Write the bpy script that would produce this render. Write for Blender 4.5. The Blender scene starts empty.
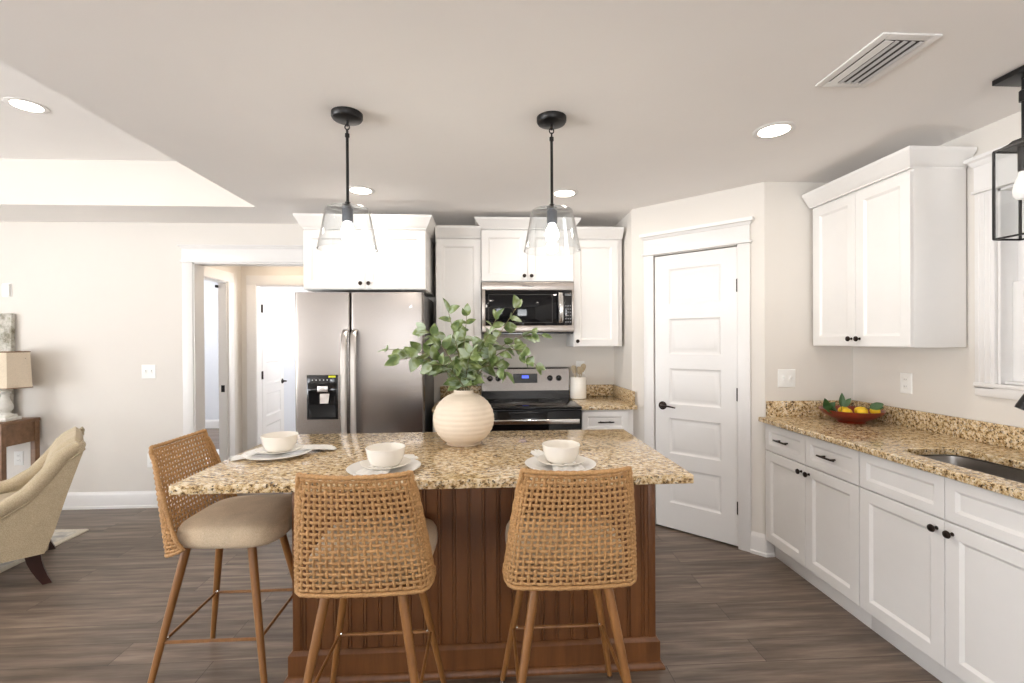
import bpy, bmesh, math, random
from mathutils import Vector, Matrix
R = math.radians
sc = bpy.context.scene
COL = sc.collection
random.seed(7)

# ------------------------------------------------------------------ camera, world, exposure
cam_d = bpy.data.cameras.new('camera'); cam = bpy.data.objects.new('camera', cam_d); COL.objects.link(cam)
cam_d.sensor_width = 36.0; cam_d.lens = 465.0 / 1024.0 * 36.0; cam_d.clip_start = 0.02; cam_d.clip_end = 200
yaw, pitch, roll = R(3.08), R(-0.22), R(-0.306)
F = Vector((math.sin(yaw) * math.cos(pitch), math.cos(yaw) * math.cos(pitch), math.sin(pitch)))
Rt = Vector((math.cos(yaw), -math.sin(yaw), 0)); U = Rt.cross(F)
Rt2 = Rt * math.cos(roll) + U * math.sin(roll); U2 = U * math.cos(roll) - Rt * math.sin(roll)
cam.matrix_world = Matrix(((Rt2.x, U2.x, -F.x, 0), (Rt2.y, U2.y, -F.y, 0), (Rt2.z, U2.z, -F.z, 1.42), (0, 0, 0, 1)))
sc.camera = cam

world = bpy.data.worlds.new('daylight'); sc.world = world; world.use_nodes = True
bg = world.node_tree.nodes['Background']; bg.inputs[1].default_value = 1.0
_nt = world.node_tree; _tc = _nt.nodes.new('ShaderNodeTexCoord'); _sp = _nt.nodes.new('ShaderNodeSeparateXYZ'); _rp = _nt.nodes.new('ShaderNodeValToRGB')
_nt.links.new(_tc.outputs['Generated'], _sp.inputs[0]); _ma = _nt.nodes.new('ShaderNodeMath'); _ma.operation = 'MULTIPLY_ADD'; _ma.inputs[1].default_value = .5; _ma.inputs[2].default_value = .5
_nt.links.new(_sp.outputs['Z'], _ma.inputs[0]); _nt.links.new(_ma.outputs[0], _rp.inputs[0])
_e = _rp.color_ramp.elements; _e[0].position = .44; _e[1].position = .54      # bright lower half added to light the ceilings, hazy sky above
_e[0].color = (21.0, 21.0, 21.3, 1); _e[1].color = (9.6, 10.0, 10.6, 1); _nt.links.new(_rp.outputs[0], bg.inputs[0])
sc.view_settings.view_transform = 'Standard'; sc.view_settings.look = 'None'
sc.view_settings.gamma = 1.0; sc.view_settings.use_curve_mapping = False
sc.view_settings.exposure = 0.36
sc.cycles.max_bounces = 10; sc.cycles.diffuse_bounces = 5; sc.cycles.glossy_bounces = 5
sc.cycles.transparent_max_bounces = 16; sc.cycles.transmission_bounces = 8
sc.cycles.sample_clamp_indirect = 6.0; sc.cycles.use_denoising = True
sc.cycles.caustics_reflective = False; sc.cycles.caustics_refractive = False

CAN_W, BULB_W = 3.4, 1.1       # watts of one recessed can, of one pendant bulb
WARM = (1.0, 0.91, 0.82)

def portal(name, loc, rot, w, h):
    l = bpy.data.lights.new(name, 'AREA'); l.shape = 'RECTANGLE'; l.size = w; l.size_y = h
    l.cycles.is_portal = True
    o = bpy.data.objects.new(name, l); COL.objects.link(o); o.location = loc; o.rotation_euler = rot
# area lights shine along local -Z
portal('window_portal_front_a', (-1.6, -4.55, 1.5), (R(90), 0, 0), .8, 1.4)
portal('window_portal_front_b', (0.95, -4.55, 1.3), (R(90), 0, 0), 1.1, 1.4)
portal('window_portal_left', (-7.05, .3, 1.2), (R(90), 0, R(-90)), 2.4, 1.7)
portal('window_portal_left_b', (-7.05, -2.6, 1.4), (R(90), 0, R(-90)), 2.6, 1.9)
portal('window_portal_sink', (2.56, 1.57, 1.66), (R(90), 0, R(90)), 1.0, 0.95)
portal('window_portal_bedroom', (-6.05, 6.0, 1.45), (R(90), 0, R(-90)), 1.4, 1.1)
portal('window_portal_bath', (-0.05, 6.6, 1.5), (R(90), 0, R(90)), 1.2, 1.3)

# ------------------------------------------------------------------ materials
def newmat(name):
    m = bpy.data.materials.new(name); m.use_nodes = True
    nt = m.node_tree; b = nt.nodes['Principled BSDF']
    return m, nt, b
def N(nt, t, **kw):
    n = nt.nodes.new(t)
    for k, v in kw.items():
        if isinstance(k, str) and hasattr(n, k): setattr(n, k, v)
        else: n.inputs[k].default_value = v
    return n
def coords(nt, scale=(1, 1, 1)):
    tc = nt.nodes.new('ShaderNodeTexCoord'); mp = nt.nodes.new('ShaderNodeMapping')
    mp.inputs['Scale'].default_value = scale
    nt.links.new(tc.outputs['Object'], mp.inputs['Vector'])
    return mp.outputs['Vector']
def noise(nt, vec, s, d=4, r=0.6):
    n = nt.nodes.new('ShaderNodeTexNoise'); n.inputs['Scale'].default_value = s
    n.inputs['Detail'].default_value = d; n.inputs['Roughness'].default_value = r
    nt.links.new(vec, n.inputs['Vector']); return n.outputs['Fac']
def ramp(nt, fac, stops):
    n = nt.nodes.new('ShaderNodeValToRGB'); e = n.color_ramp.elements
    while len(e) < len(stops): e.new(0.5)
    for el, (p, c) in zip(e, stops):
        el.position = p; el.color = (*c, 1) if len(c) == 3 else c
    nt.links.new(fac, n.inputs['Fac']); return n.outputs['Color']
def mix(nt, a, b, fac, mode='MIX'):
    n = nt.nodes.new('ShaderNodeMix'); n.data_type = 'RGBA'; n.blend_type = mode
    for inp, v in ((n.inputs[0], fac), (n.inputs[6], a), (n.inputs[7], b)):
        if hasattr(v, 'links'): nt.links.new(v, inp)
        else: inp.default_value = v if not isinstance(v, tuple) else (*v, 1)
    return n.outputs[2]
def bump(nt, b, h, strength=0.2, dist=0.002):
    n = nt.nodes.new('ShaderNodeBump'); n.inputs['Strength'].default_value = strength; n.inputs['Distance'].default_value = dist
    nt.links.new(h, n.inputs['Height']); nt.links.new(n.outputs['Normal'], b.inputs['Normal'])
def plain(name, c, rough=0.5, metal=0.0, var=0.04, nscale=8.0, spec=0.5, bmp=0.0, bscale=200.0):
    m, nt, b = newmat(name)
    v = coords(nt)
    f = noise(nt, v, nscale, 3)
    lo = tuple(max(0, x * (1 - var)) for x in c); hi = tuple(min(1, x * (1 + var)) for x in c)
    nt.links.new(ramp(nt, f, [(0.3, lo), (0.7, hi)]), b.inputs['Base Color'])
    b.inputs['Roughness'].default_value = rough; b.inputs['Metallic'].default_value = metal
    b.inputs['Specular IOR Level'].default_value = spec
    if bmp: bump(nt, b, noise(nt, v, bscale, 2), bmp)
    return m
M = {}
M['wall'] = plain('greige_wall_paint', (0.745, 0.71, 0.662), 0.7, var=0.01, nscale=2, spec=0.25, bmp=0.06, bscale=260)
M['hallwall'] = M['wall']
M['coolwall'] = plain('pale_blue_wall_paint', (0.72, 0.74, 0.78), 0.7, var=0.01, nscale=2, spec=0.25)
M['ceiling'] = plain('ceiling_paint', (0.93, 0.905, 0.885), 0.8, var=0.01, nscale=2, spec=0.2, bmp=0.08, bscale=180)
M['trim'] = plain('white_trim_paint', (0.80, 0.785, 0.77), 0.35, var=0.01)
M['cab'] = plain('white_cabinet_paint', (0.83, 0.815, 0.795), 0.35, var=0.012)
M['plate'] = plain('white_plastic', (0.86, 0.86, 0.84), 0.35, var=0.01)
M['black'] = plain('matte_black_metal', (0.012, 0.011, 0.011), 0.38, metal=0.4, var=0.2)
M['bronze'] = plain('oil_rubbed_bronze', (0.03, 0.02, 0.016), 0.35, metal=0.7, var=0.3)
M['blackplastic'] = plain('black_gloss_plastic', (0.012, 0.012, 0.013), 0.12, var=0.1)
M['blackglass'] = plain('black_ceramic_glass', (0.004, 0.004, 0.005), 0.05, var=0.05, spec=0.3)
M['darkgrey'] = plain('dark_grey_steel_case', (0.10, 0.10, 0.10), 0.45, metal=0.3)
M['satin'] = plain('satin_handle_steel', (0.66, 0.63, 0.60), 0.32, metal=1.0, var=0.02)
M['chrome'] = plain('bright_steel', (0.75, 0.74, 0.72), 0.18, metal=1.0, var=0.02)
M['ceramic'] = plain('white_glazed_ceramic', (0.86, 0.82, 0.75), 0.18, var=0.01)
M['platec'] = plain('white_porcelain', (0.87, 0.85, 0.82), 0.15, var=0.01)
M['vase'] = plain('cream_matte_ceramic', (0.80, 0.69, 0.56), 0.6, var=0.05, nscale=6, bmp=0.1, bscale=60)
M['legwood'] = None
M['shade'] = plain('linen_lampshade', (0.70, 0.60, 0.47), 0.85, var=0.06, nscale=120, bmp=0.3, bscale=300)
M['whitewash'] = plain('distressed_white_wood', (0.74, 0.73, 0.68), 0.7, var=0.18, nscale=14)
M['darkwood'] = plain('espresso_wood', (0.035, 0.013, 0.010), 0.3, var=0.3)
M['lemon'] = plain('yellow_fruit_skin', (0.90, 0.60, 0.02), 0.4, var=0.1, bmp=0.3, bscale=90)
M['lime'] = plain('green_leaf_skin', (0.04, 0.10, 0.025), 0.4, var=0.3)
M['redbowl'] = plain('red_brown_wood_bowl', (0.20, 0.026, 0.010), 0.28, var=0.3, nscale=12)
M['stem'] = plain('brown_green_stem', (0.20, 0.17, 0.08), 0.6, var=0.2)
M['yellow'] = plain('yellow_sticker', (0.85, 0.85, 0.02), 0.5)
M['gapshade'] = plain('painted_gap_shade', (0.10, 0.095, 0.09), 0.8)  # dark colour standing in for shade in vent gaps and outlet slots
M['ventblade'] = plain('grey_vent_blade', (0.62, 0.62, 0.63), 0.5)

def fabric(name, c1, c2, sc1=350):
    m, nt, b = newmat(name); v = coords(nt)
    a = noise(nt, v, sc1, 2); c = noise(nt, v, 18, 4)
    col = mix(nt, ramp(nt, a, [(0.35, c1), (0.65, c2)]), ramp(nt, c, [(0.3, (0.88,) * 3), (0.7, (1, 1, 1))]), 1.0, 'MULTIPLY')
    nt.links.new(col, b.inputs['Base Color']); b.inputs['Roughness'].default_value = 0.9
    b.inputs['Specular IOR Level'].default_value = 0.2
    if 'Sheen Weight' in b.inputs: b.inputs['Sheen Weight'].default_value = 0.15
    bump(nt, b, a, 0.5, 0.001); return m
M['linen'] = fabric('oatmeal_linen', (0.57, 0.445, 0.30), (0.73, 0.595, 0.43))
M['napkin'] = fabric('white_linen_napkin', (0.80, 0.78, 0.74), (0.88, 0.87, 0.84))
M['armfab'] = fabric('sand_upholstery', (0.42, 0.34, 0.22), (0.56, 0.47, 0.33), 240)
M['rug'] = fabric('ivory_grey_rug', (0.42, 0.41, 0.39), (0.74, 0.70, 0.62), 14)
M['rugedge'] = fabric('cream_rug_border', (0.66, 0.61, 0.50), (0.78, 0.72, 0.62), 90)
M['bedrug'] = fabric('white_rug', (0.75, 0.75, 0.75), (0.85, 0.85, 0.85), 60)

def wood(name, dark, light, scale=(2, 2, 26), rough=0.4, s=1.6):
    m, nt, b = newmat(name); v = coords(nt, scale)
    f = noise(nt, v, s, 6, 0.65); g = noise(nt, coords(nt), 2.2, 2)
    col = mix(nt, ramp(nt, f, [(0.28, dark), (0.72, light)]), ramp(nt, g, [(0.3, (0.8,) * 3), (0.7, (1, 1, 1))]), 1.0, 'MULTIPLY')
    nt.links.new(col, b.inputs['Base Color']); b.inputs['Roughness'].default_value = rough
    bump(nt, b, f, 0.08, 0.001); return m
M['island'] = wood('chestnut_stained_wood', (0.120, 0.043, 0.013), (0.215, 0.083, 0.026), (16, 16, 1.2), 0.38)
M['legwood'] = wood('honey_wood_finish', (0.215, 0.090, 0.024), (0.35, 0.155, 0.045), (26, 26, 2), 0.4)
M['console'] = wood('walnut_console_wood', (0.15, 0.075, 0.034), (0.28, 0.15, 0.075), (2, 16, 16), 0.45)
M['utensil'] = wood('pale_olive_wood', (0.42, 0.33, 0.20), (0.60, 0.50, 0.36), (30, 30, 3), 0.6)

def rope():
    m, nt, b = newmat('woven_tan_rope'); v = coords(nt)
    a = noise(nt, v, 160, 3); c = noise(nt, v, 9, 3)
    col = mix(nt, ramp(nt, a, [(0.3, (0.36, 0.185, 0.065)), (0.7, (0.58, 0.335, 0.140))]), ramp(nt, c, [(0.3, (0.86,) * 3), (0.7, (1, 1, 1))]), 1.0, 'MULTIPLY')
    nt.links.new(col, b.inputs['Base Color']); b.inputs['Roughness'].default_value = 0.62
    bump(nt, b, a, 0.5, 0.001); return m
M['rope'] = rope()

def granite():
    m, nt, b = newmat('golden_speckled_granite'); v = coords(nt, (1.0, 1.45, 1.2))
    n1 = noise(nt, v, 9, 4); n2 = noise(nt, v, 46, 6, 0.76); n3 = noise(nt, v, 110, 3, 0.7)
    base = ramp(nt, n2, [(0.375, (0.085, 0.050, 0.022)), (0.43, (0.32, 0.20, 0.09)), (0.485, (0.60, 0.435, 0.23)), (0.55, (0.76, 0.62, 0.42)), (0.64, (0.84, 0.77, 0.63))])
    base = mix(nt, base, ramp(nt, n1, [(0.3, (0.84, 0.78, 0.66)), (0.7, (1, 1, 1))]), 1.0, 'MULTIPLY')
    vo = nt.nodes.new('ShaderNodeTexVoronoi'); vo.inputs['Scale'].default_value = 120; nt.links.new(v, vo.inputs['Vector'])
    sepc = nt.nodes.new('ShaderNodeSeparateColor'); nt.links.new(vo.outputs['Color'], sepc.inputs[0])
    dk = ramp(nt, sepc.outputs[0], [(0.80, (0, 0, 0)), (0.84, (1, 1, 1))])
    base = mix(nt, base, (0.045, 0.03, 0.02), mix(nt, (0, 0, 0), dk, ramp(nt, n3, [(0.45, (0, 0, 0)), (0.55, (1, 1, 1))])))
    lt = ramp(nt, sepc.outputs[1], [(0.88, (0, 0, 0)), (0.92, (0.35, 0.35, 0.35))])
    base = mix(nt, base, (0.86, 0.80, 0.68), lt)
    nt.links.new(base, b.inputs['Base Color']); b.inputs['Roughness'].default_value = 0.10
    b.inputs['Specular IOR Level'].default_value = 0.5
    return m
M['granite'] = granite()

def floor_mat():
    m, nt, b = newmat('grey_brown_plank_floor'); v = coords(nt)
    br = nt.nodes.new('ShaderNodeTexBrick'); nt.links.new(v, br.inputs['Vector'])
    br.offset = 0.37; br.inputs['Color1'].default_value = (0, 0, 0, 1); br.inputs['Color2'].default_value = (1, 1, 1, 1)
    br.inputs['Mortar'].default_value = (0.5, 0.5, 0.5, 1); br.inputs['Scale'].default_value = 1.0
    br.inputs['Mortar Size'].default_value = 0.0014; br.inputs['Brick Width'].default_value = 1.22; br.inputs['Row Height'].default_value = 0.152
    br.inputs['Mortar Smooth'].default_value = 0.3
    # grain: offset per plank
    add = nt.nodes.new('ShaderNodeVectorMath'); add.operation = 'MULTIPLY_ADD'
    nt.links.new(br.outputs['Color'], add.inputs[0]); add.inputs[1].default_value = (7, 13, 0); 
    mp = nt.nodes.new('ShaderNodeMapping'); mp.inputs['Scale'].default_value = (1.3, 16, 1); nt.links.new(v, mp.inputs['Vector'])
    nt.links.new(mp.outputs['Vector'], add.inputs[2])
    g = noise(nt, add.outputs[0], 1.5, 7, 0.62)
    mp2 = nt.nodes.new('ShaderNodeMapping'); mp2.inputs['Scale'].default_value = (1.0, 5, 1); nt.links.new(v, mp2.inputs['Vector'])
    g2 = noise(nt, mp2.outputs['Vector'], 1.6, 3)
    col = ramp(nt, g, [(0.28, (0.075, 0.054, 0.040)), (0.5, (0.175, 0.136, 0.106)), (0.72, (0.310, 0.252, 0.202))])
    col = mix(nt, col, ramp(nt, br.outputs['Color'], [(0.0, (0.82, 0.80, 0.79)), (1.0, (1.08, 1.06, 1.05))]), 1.0, 'MULTIPLY')
    col = mix(nt, col, ramp(nt, g2, [(0.3, (0.82, 0.82, 0.83)), (0.7, (1.1, 1.08, 1.06))]), 1.0, 'MULTIPLY')
    col = mix(nt, col, (0.035, 0.025, 0.02), br.outputs['Fac'])
    nt.links.new(col, b.inputs['Base Color']); b.inputs['Roughness'].default_value = 0.36
    b.inputs['Specular IOR Level'].default_value = 0.4
    bump(nt, b, g, 0.12, 0.002); return m
M['floor'] = floor_mat()

def steel(name, c=(0.285, 0.258, 0.238), rough=0.27, scale=(3, 3, 420)):
    m, nt, b = newmat(name); v = coords(nt, scale)
    f = noise(nt, v, 1.0, 3)
    nt.links.new(ramp(nt, f, [(0.3, tuple(x * 0.95 for x in c)), (0.7, c)]), b.inputs['Base Color'])
    b.inputs['Metallic'].default_value = 1.0; b.inputs['Roughness'].default_value = rough
    b.inputs['Anisotropic'].default_value = 0.75
    tg = nt.nodes.new('ShaderNodeTangent'); tg.direction_type = 'RADIAL'; tg.axis = 'Z'
    nt.links.new(tg.outputs[0], b.inputs['Tangent'])
    return m
M['steel'] = steel('brushed_stainless_steel')
M['steel_light'] = steel('light_brushed_steel', (0.44, 0.40, 0.37), 0.38)
M['sinksteel'] = plain('satin_sink_steel', (0.36, 0.34, 0.32), 0.33, metal=1.0, var=0.05)

def clear_glass(name, tint=(0.985, 0.99, 0.99), refl=1.0):
    m = bpy.data.materials.new(name); m.use_nodes = True; nt = m.node_tree; nt.nodes.clear()
    out = nt.nodes.new('ShaderNodeOutputMaterial'); mx = nt.nodes.new('ShaderNodeMixShader')
    tr = nt.nodes.new('ShaderNodeBsdfTransparent'); tr.inputs[0].default_value = (*tint, 1)
    gl = nt.nodes.new('ShaderNodeBsdfGlossy'); gl.inputs['Roughness'].default_value = 0.02
    fr = nt.nodes.new('ShaderNodeFresnel'); fr.inputs[0].default_value = 1.5
    mu = nt.nodes.new('ShaderNodeMath'); mu.operation = 'MULTIPLY'; mu.inputs[1].default_value = refl
    ge = nt.nodes.new('ShaderNodeNewGeometry'); ma = nt.nodes.new('ShaderNodeMath'); ma.operation = 'MULTIPLY_ADD'
    ma.inputs[1].default_value = -.83333; ma.inputs[2].default_value = 1.5      # same reflectance from either face
    nt.links.new(ge.outputs['Backfacing'], ma.inputs[0]); nt.links.new(ma.outputs[0], fr.inputs[0])
    nt.links.new(fr.outputs[0], mu.inputs[0]); nt.links.new(mu.outputs[0], mx.inputs[0])
    nt.links.new(tr.outputs[0], mx.inputs[1]); nt.links.new(gl.outputs[0], mx.inputs[2]); nt.links.new(mx.outputs[0], out.inputs[0])
    return m
M['glass'] = clear_glass('clear_glass')
M['shadeglass'] = clear_glass('pendant_glass', (0.97, 0.98, 0.985), 1.8)
M['ovenglass'] = clear_glass('smoked_door_glass', (0.22, 0.21, 0.20))

def emit(name, c, s):
    m, nt, b = newmat(name); b.inputs['Base Color'].default_value = (*c, 1)
    b.inputs['Emission Color'].default_value = (*c, 1); b.inputs['Emission Strength'].default_value = s
    return m
M['lens'] = emit('lit_lamp_lens', (1.0, 0.90, 0.78), 14)
M['bulb'] = emit('lit_bulb', (1.0, 0.92, 0.82), 40)
M['softbulb'] = emit('lit_frosted_bulb', (0.9, 0.88, 0.85), .25)
M['display'] = emit('blue_display', (0.10, 0.16, 0.9), .7)

def leaf_mat():
    m, nt, b = newmat('eucalyptus_leaf'); v = coords(nt)
    f = noise(nt, v, 14, 2)
    nt.links.new(ramp(nt, f, [(0.38, (0.075, 0.125, 0.030)), (0.5, (0.20, 0.26, 0.085)), (0.58, (0.38, 0.46, 0.33))]), b.inputs['Base Color'])
    b.inputs['Roughness'].default_value = 0.5; return m
M['leaf'] = leaf_mat()
def art_mat():
    m, nt, b = newmat('painted_canvas'); v = coords(nt)
    f = noise(nt, v, 9, 6, 0.7)
    nt.links.new(ramp(nt, f, [(0.32, (0.12, 0.10, 0.05)), (0.44, (0.36, 0.34, 0.28)), (0.55, (0.62, 0.60, 0.55)), (0.68, (0.26, 0.27, 0.15))]), b.inputs['Base Color'])
    b.inputs['Roughness'].default_value = 0.6; return m
M['art'] = art_mat()

# ------------------------------------------------------------------ mesh builder
class MB:
    def __init__(s, mat=None): s.bm = bmesh.new(); s.M = mat or Matrix.Identity(4)
    def v(s, p): return s.bm.verts.new(s.M @ Vector(p))
    def f(s, vs):
        try: return s.bm.faces.new(vs)
        except ValueError: return None
    def box(s, x0, x1, y0, y1, z0, z1, bev=0.0, seg=2):
        x0, x1 = sorted((x0, x1)); y0, y1 = sorted((y0, y1)); z0, z1 = sorted((z0, z1))
        c = [(x0, y0, z0), (x1, y0, z0), (x1, y1, z0), (x0, y1, z0), (x0, y0, z1), (x1, y0, z1), (x1, y1, z1), (x0, y1, z1)]
        vs = [s.v(p) for p in c]
        fs = [s.f([vs[i] for i in q]) for q in ((0, 3, 2, 1), (4, 5, 6, 7), (0, 1, 5, 4), (1, 2, 6, 5), (2, 3, 7, 6), (3, 0, 4, 7))]
        if bev > 0:
            es = list({e for f_ in fs for e in f_.edges})
            bmesh.ops.bevel(s.bm, geom=es, offset=bev, segments=seg, affect='EDGES', profile=0.5)
        return s
    def rings(s, loops, cap0=True, cap1=True, closed=True):
        rs = [[s.v(p) for p in lp] for lp in loops]
        n = len(rs[0])
        for a, b in zip(rs, rs[1:]):
            for i in range(n if closed else n - 1):
                s.f([a[i], a[(i + 1) % n], b[(i + 1) % n], b[i]])
        if cap0: s.f(list(reversed(rs[0])))
        if cap1: s.f(rs[-1])
        return s
    def lathe(s, prof, n=32, c=(0, 0, 0), cap0=True, cap1=True):
        s.rings([[(c[0] + r * math.cos(2 * math.pi * i / n), c[1] + r * math.sin(2 * math.pi * i / n), c[2] + z) for i in range(n)] for r, z in prof], cap0, cap1)
        return s
    def tube(s, pts, r, n=8, cap=True, flat=1.0):
        pts = [Vector(p) for p in pts]
        rr = r if isinstance(r, (list, tuple)) else [r] * len(pts)
        t0 = (pts[1] - pts[0]).normalized()
        up = Vector((0, 0, 1)) if abs(t0.z) < 0.9 else Vector((1, 0, 0))
        a = t0.cross(up).normalized(); loops = []
        for i, p in enumerate(pts):
            t = (pts[min(i + 1, len(pts) - 1)] - pts[max(i - 1, 0)]).normalized()
            a = (a - t * a.dot(t)).normalized(); b = t.cross(a)
            loops.append([tuple(p + (a * math.cos(2 * math.pi * k / n) + b * math.sin(2 * math.pi * k / n) * flat) * rr[i]) for k in range(n)])
        s.rings(loops, cap, cap); return s
    def sphere(s, c, r, n=16, sq=(1, 1, 1), m=None):
        m = m or n // 2
        prof = []
        loops = [[(c[0] + sq[0] * r * math.sin(math.pi * j / m) * math.cos(2 * math.pi * i / n), c[1] + sq[1] * r * math.sin(math.pi * j / m) * math.sin(2 * math.pi * i / n), c[2] - sq[2] * r * math.cos(math.pi * j / m)) for i in range(n)] for j in range(1, m)]
        s.rings(loops); return s
    def panel(s, x0, x1, z0, z1, steps, y=0.0):
        """concentric rectangles facing -y; steps = (inset, depth)"""
        lo = [[(x0 + i, y + d, z0 + i), (x1 - i, y + d, z0 + i), (x1 - i, y + d, z1 - i), (x0 + i, y + d, z1 - i)] for i, d in steps]
        s.rings(lo, False, True); return s
    def prism(s, poly, a, b, axis='y'):
        """polygon in the two other axes, extruded from a to b"""
        def P(u, w, t):
            return {'y': (u, t, w), 'x': (t, u, w), 'z': (u, w, t)}[axis]
        s.rings([[P(u, w, a) for u, w in poly], [P(u, w, b) for u, w in poly]]); return s

def accum(o):
    v = Vector((0, 0, 0))
    while o is not None: v += o.location; o = o.parent
    return v
def obj(name, mb, mat, parent=None, world=True, smooth=35, loc=None):
    bm = mb.bm
    bmesh.ops.recalc_face_normals(bm, faces=bm.faces)
    me = bpy.data.meshes.new(name)
    if parent is not None and world: off = accum(parent)
    elif loc is not None: off = Vector(loc)
    elif parent is None and world:
        xs = [v.co for v in bm.verts]
        lo = [min(p[i] for p in xs) for i in range(3)]; hi = [max(p[i] for p in xs) for i in range(3)]
        off = Vector(((lo[0] + hi[0]) / 2, (lo[1] + hi[1]) / 2, lo[2]))
    else: off = Vector((0, 0, 0))
    bmesh.ops.translate(bm, verts=bm.verts, vec=-off)
    ang = R(smooth)
    for f_ in bm.faces: f_.smooth = True
    for e in bm.edges:
        e.smooth = not (len(e.link_faces) != 2 or e.calc_face_angle(0) > ang)
    bm.to_mesh(me); bm.free()
    if isinstance(mat, str): mat = M[mat]
    me.materials.append(mat)
    o = bpy.data.objects.new(name, me); COL.objects.link(o)
    if parent is not None: o.parent = parent
    else: o.location = off
    return o
def tag(o, label, cat, group=None):
    o['label'] = label; o['category'] = cat
    if group: o['group'] = group
    return o
def thing(name, label, cat, loc=(0, 0, 0), group=None):
    o = bpy.data.objects.new(name, None); o.empty_display_size = 0.05; COL.objects.link(o); o.location = loc
    return tag(o, label, cat, group)
def struct(name, mb, mat, parent=None, smooth=35):
    o = obj(name, mb, mat, parent, smooth=smooth, loc=(0, 0, 0) if parent is None else None)
    if parent is None: o['kind'] = 'structure'
    return o
def sempty(name, loc):
    o = bpy.data.objects.new(name, None); COL.objects.link(o); o.location = loc; o['kind'] = 'structure'; return o
def dup(root, loc, rotz=0, label=None):
    r = root.copy(); COL.objects.link(r); r.location = loc; r.rotation_euler = (0, 0, rotz)
    if label: r['label'] = label
    for ch in list(root.children):
        c = ch.copy(); COL.objects.link(c); c.parent = r
        for g in list(ch.children):
            d = g.copy(); COL.objects.link(d); d.parent = c
    return r
def text_mesh(name, s, size, mat, Mx, parent, ext=0.0004):
    cu = bpy.data.curves.new(name, 'FONT'); cu.body = s; cu.size = size; cu.extrude = ext; cu.align_x = 'CENTER'; cu.align_y = 'CENTER'
    t = bpy.data.objects.new(name, cu); COL.objects.link(t)
    dg = bpy.context.evaluated_depsgraph_get(); dg.update()
    me = bpy.data.meshes.new_from_object(t.evaluated_get(dg)); bpy.data.objects.remove(t)
    me.transform(Mx); me.transform(Matrix.Translation(-accum(parent)))
    me.materials.clear(); me.materials.append(M[mat])
    o = bpy.data.objects.new(name, me); COL.objects.link(o); o.parent = parent
    return o
def TR(x, y, z=0, deg=0): return Matrix.Translation((x, y, z)) @ Matrix.Rotation(R(deg), 4, 'Z')

H = 2.44
# ------------------------------------------------------------------ room shell
struct('floor', MB().box(-7.0, 2.53, -4.5, 8.3, -0.08, 0), 'floor')
c = MB()
c.box(-1.75, 2.53, -4.5, 8.3, H, H + 0.45)
c.box(-7.0, -1.75, 3.65, 8.3, H, H + 0.45)
c.box(-7.0, -1.75, -4.5, -3.0, H, H + 0.45)
c.box(-7.0, -6.3, -3.0, 3.65, H, H + 0.45)
c.box(-6.3, -1.75, -3.0, 3.65, 2.78, H + 0.45)
struct('ceiling', c, 'ceiling')
struct('wall_tray', MB().box(-6.3, -1.755, 3.640, 3.652, 2.4405, 2.7795), 'wall')   # painted riser of the raised tray
WY = 4.15
w = MB()
w.box(-7.0, -2.52, WY, WY + 0.12, 0, H); w.box(-2.52, -1.55, WY, WY + 0.12, 2.10, H); w.box(-1.55, 1.27, WY, WY + 0.12, 0, H)
struct('wall_back', w, 'wall')
w = MB(); w.box(2.41, 2.53, -4.5, 1.07, 0, H); w.box(2.41, 2.53, 2.07, 3.06, 0, H)
w.box(2.41, 2.53, 1.07, 2.07, 0, 1.20); w.box(2.41, 2.53, 1.07, 2.07, 2.12, H)
struct('wall_right', w, 'wall')
w = MB(); w.box(-7.12, -7.0, -4.5, -3.9, 0, H); w.box(-7.12, -7.0, -3.9, -1.3, 0, .45); w.box(-7.12, -7.0, -3.9, -1.3, 2.35, H); w.box(-7.12, -7.0, -1.3, -0.9, 0, H); w.box(-7.12, -7.0, 1.5, 4.27, 0, H); w.box(-7.12, -7.0, -0.9, 1.5, 0, 0.35); w.box(-7.12, -7.0, -0.9, 1.5, 2.05, H)
struct('wall_left', w, 'wall')
w = MB(); w.box(-7.0, -2.0, -4.62, -4.5, 0, H); w.box(-1.2, 0.4, -4.62, -4.5, 0, H); w.box(1.5, 2.53, -4.62, -4.5, 0, H)
w.box(-2.0, -1.2, -4.62, -4.5, 0, 0.8); w.box(-2.0, -1.2, -4.62, -4.5, 2.2, H); w.box(.4, 1.5, -4.62, -4.5, 0, 0.6); w.box(.4, 1.5, -4.62, -4.5, 2.0, H)
struct('wall_front', w, 'wall')
struct('wall_light_blocker', MB().box(2.53, 4.2, -3.0, 4.5, 2.6, 2.75).box(4.2, 4.35, -3.0, 4.5, -.1, 2.75).box(2.54, 4.2, -3.1, -3.0, -.1, 2.75).box(2.54, 4.35, -3.1, 4.5, -.25, -.1), plain('light_blocker_grey_brown', (.22, .20, .185), .8))   # unseen porch shell added to block daylight at the sink window
struct('wall_alcove', MB().box(1.15, 1.27, 3.60, WY, 0, H), 'wall')
PM = TR(1.14, 3.61, 0, -45); PL = 0.9475     # pantry wall: local x along the wall, -y towards the room
w = MB(PM)
w.box(0, 0.185, 0, 0.11, 0, H); w.box(0.788, PL, 0, 0.11, 0, H); w.box(0.185, 0.788, 0, 0.11, 2.05, H)
struct('wall_pantry', w, 'wall')
struct('wall_end', MB().box(1.81, 2.53, 2.94, 3.06, 0, H), 'wall')
# pantry interior behind the door so no light leaks
struct('wall_pantry_inside', MB().box(2.5, 2.62, 3.06, 4.27, 0, H).box(1.27, 2.5, WY, WY + .12, 0, H), 'wall')
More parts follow.
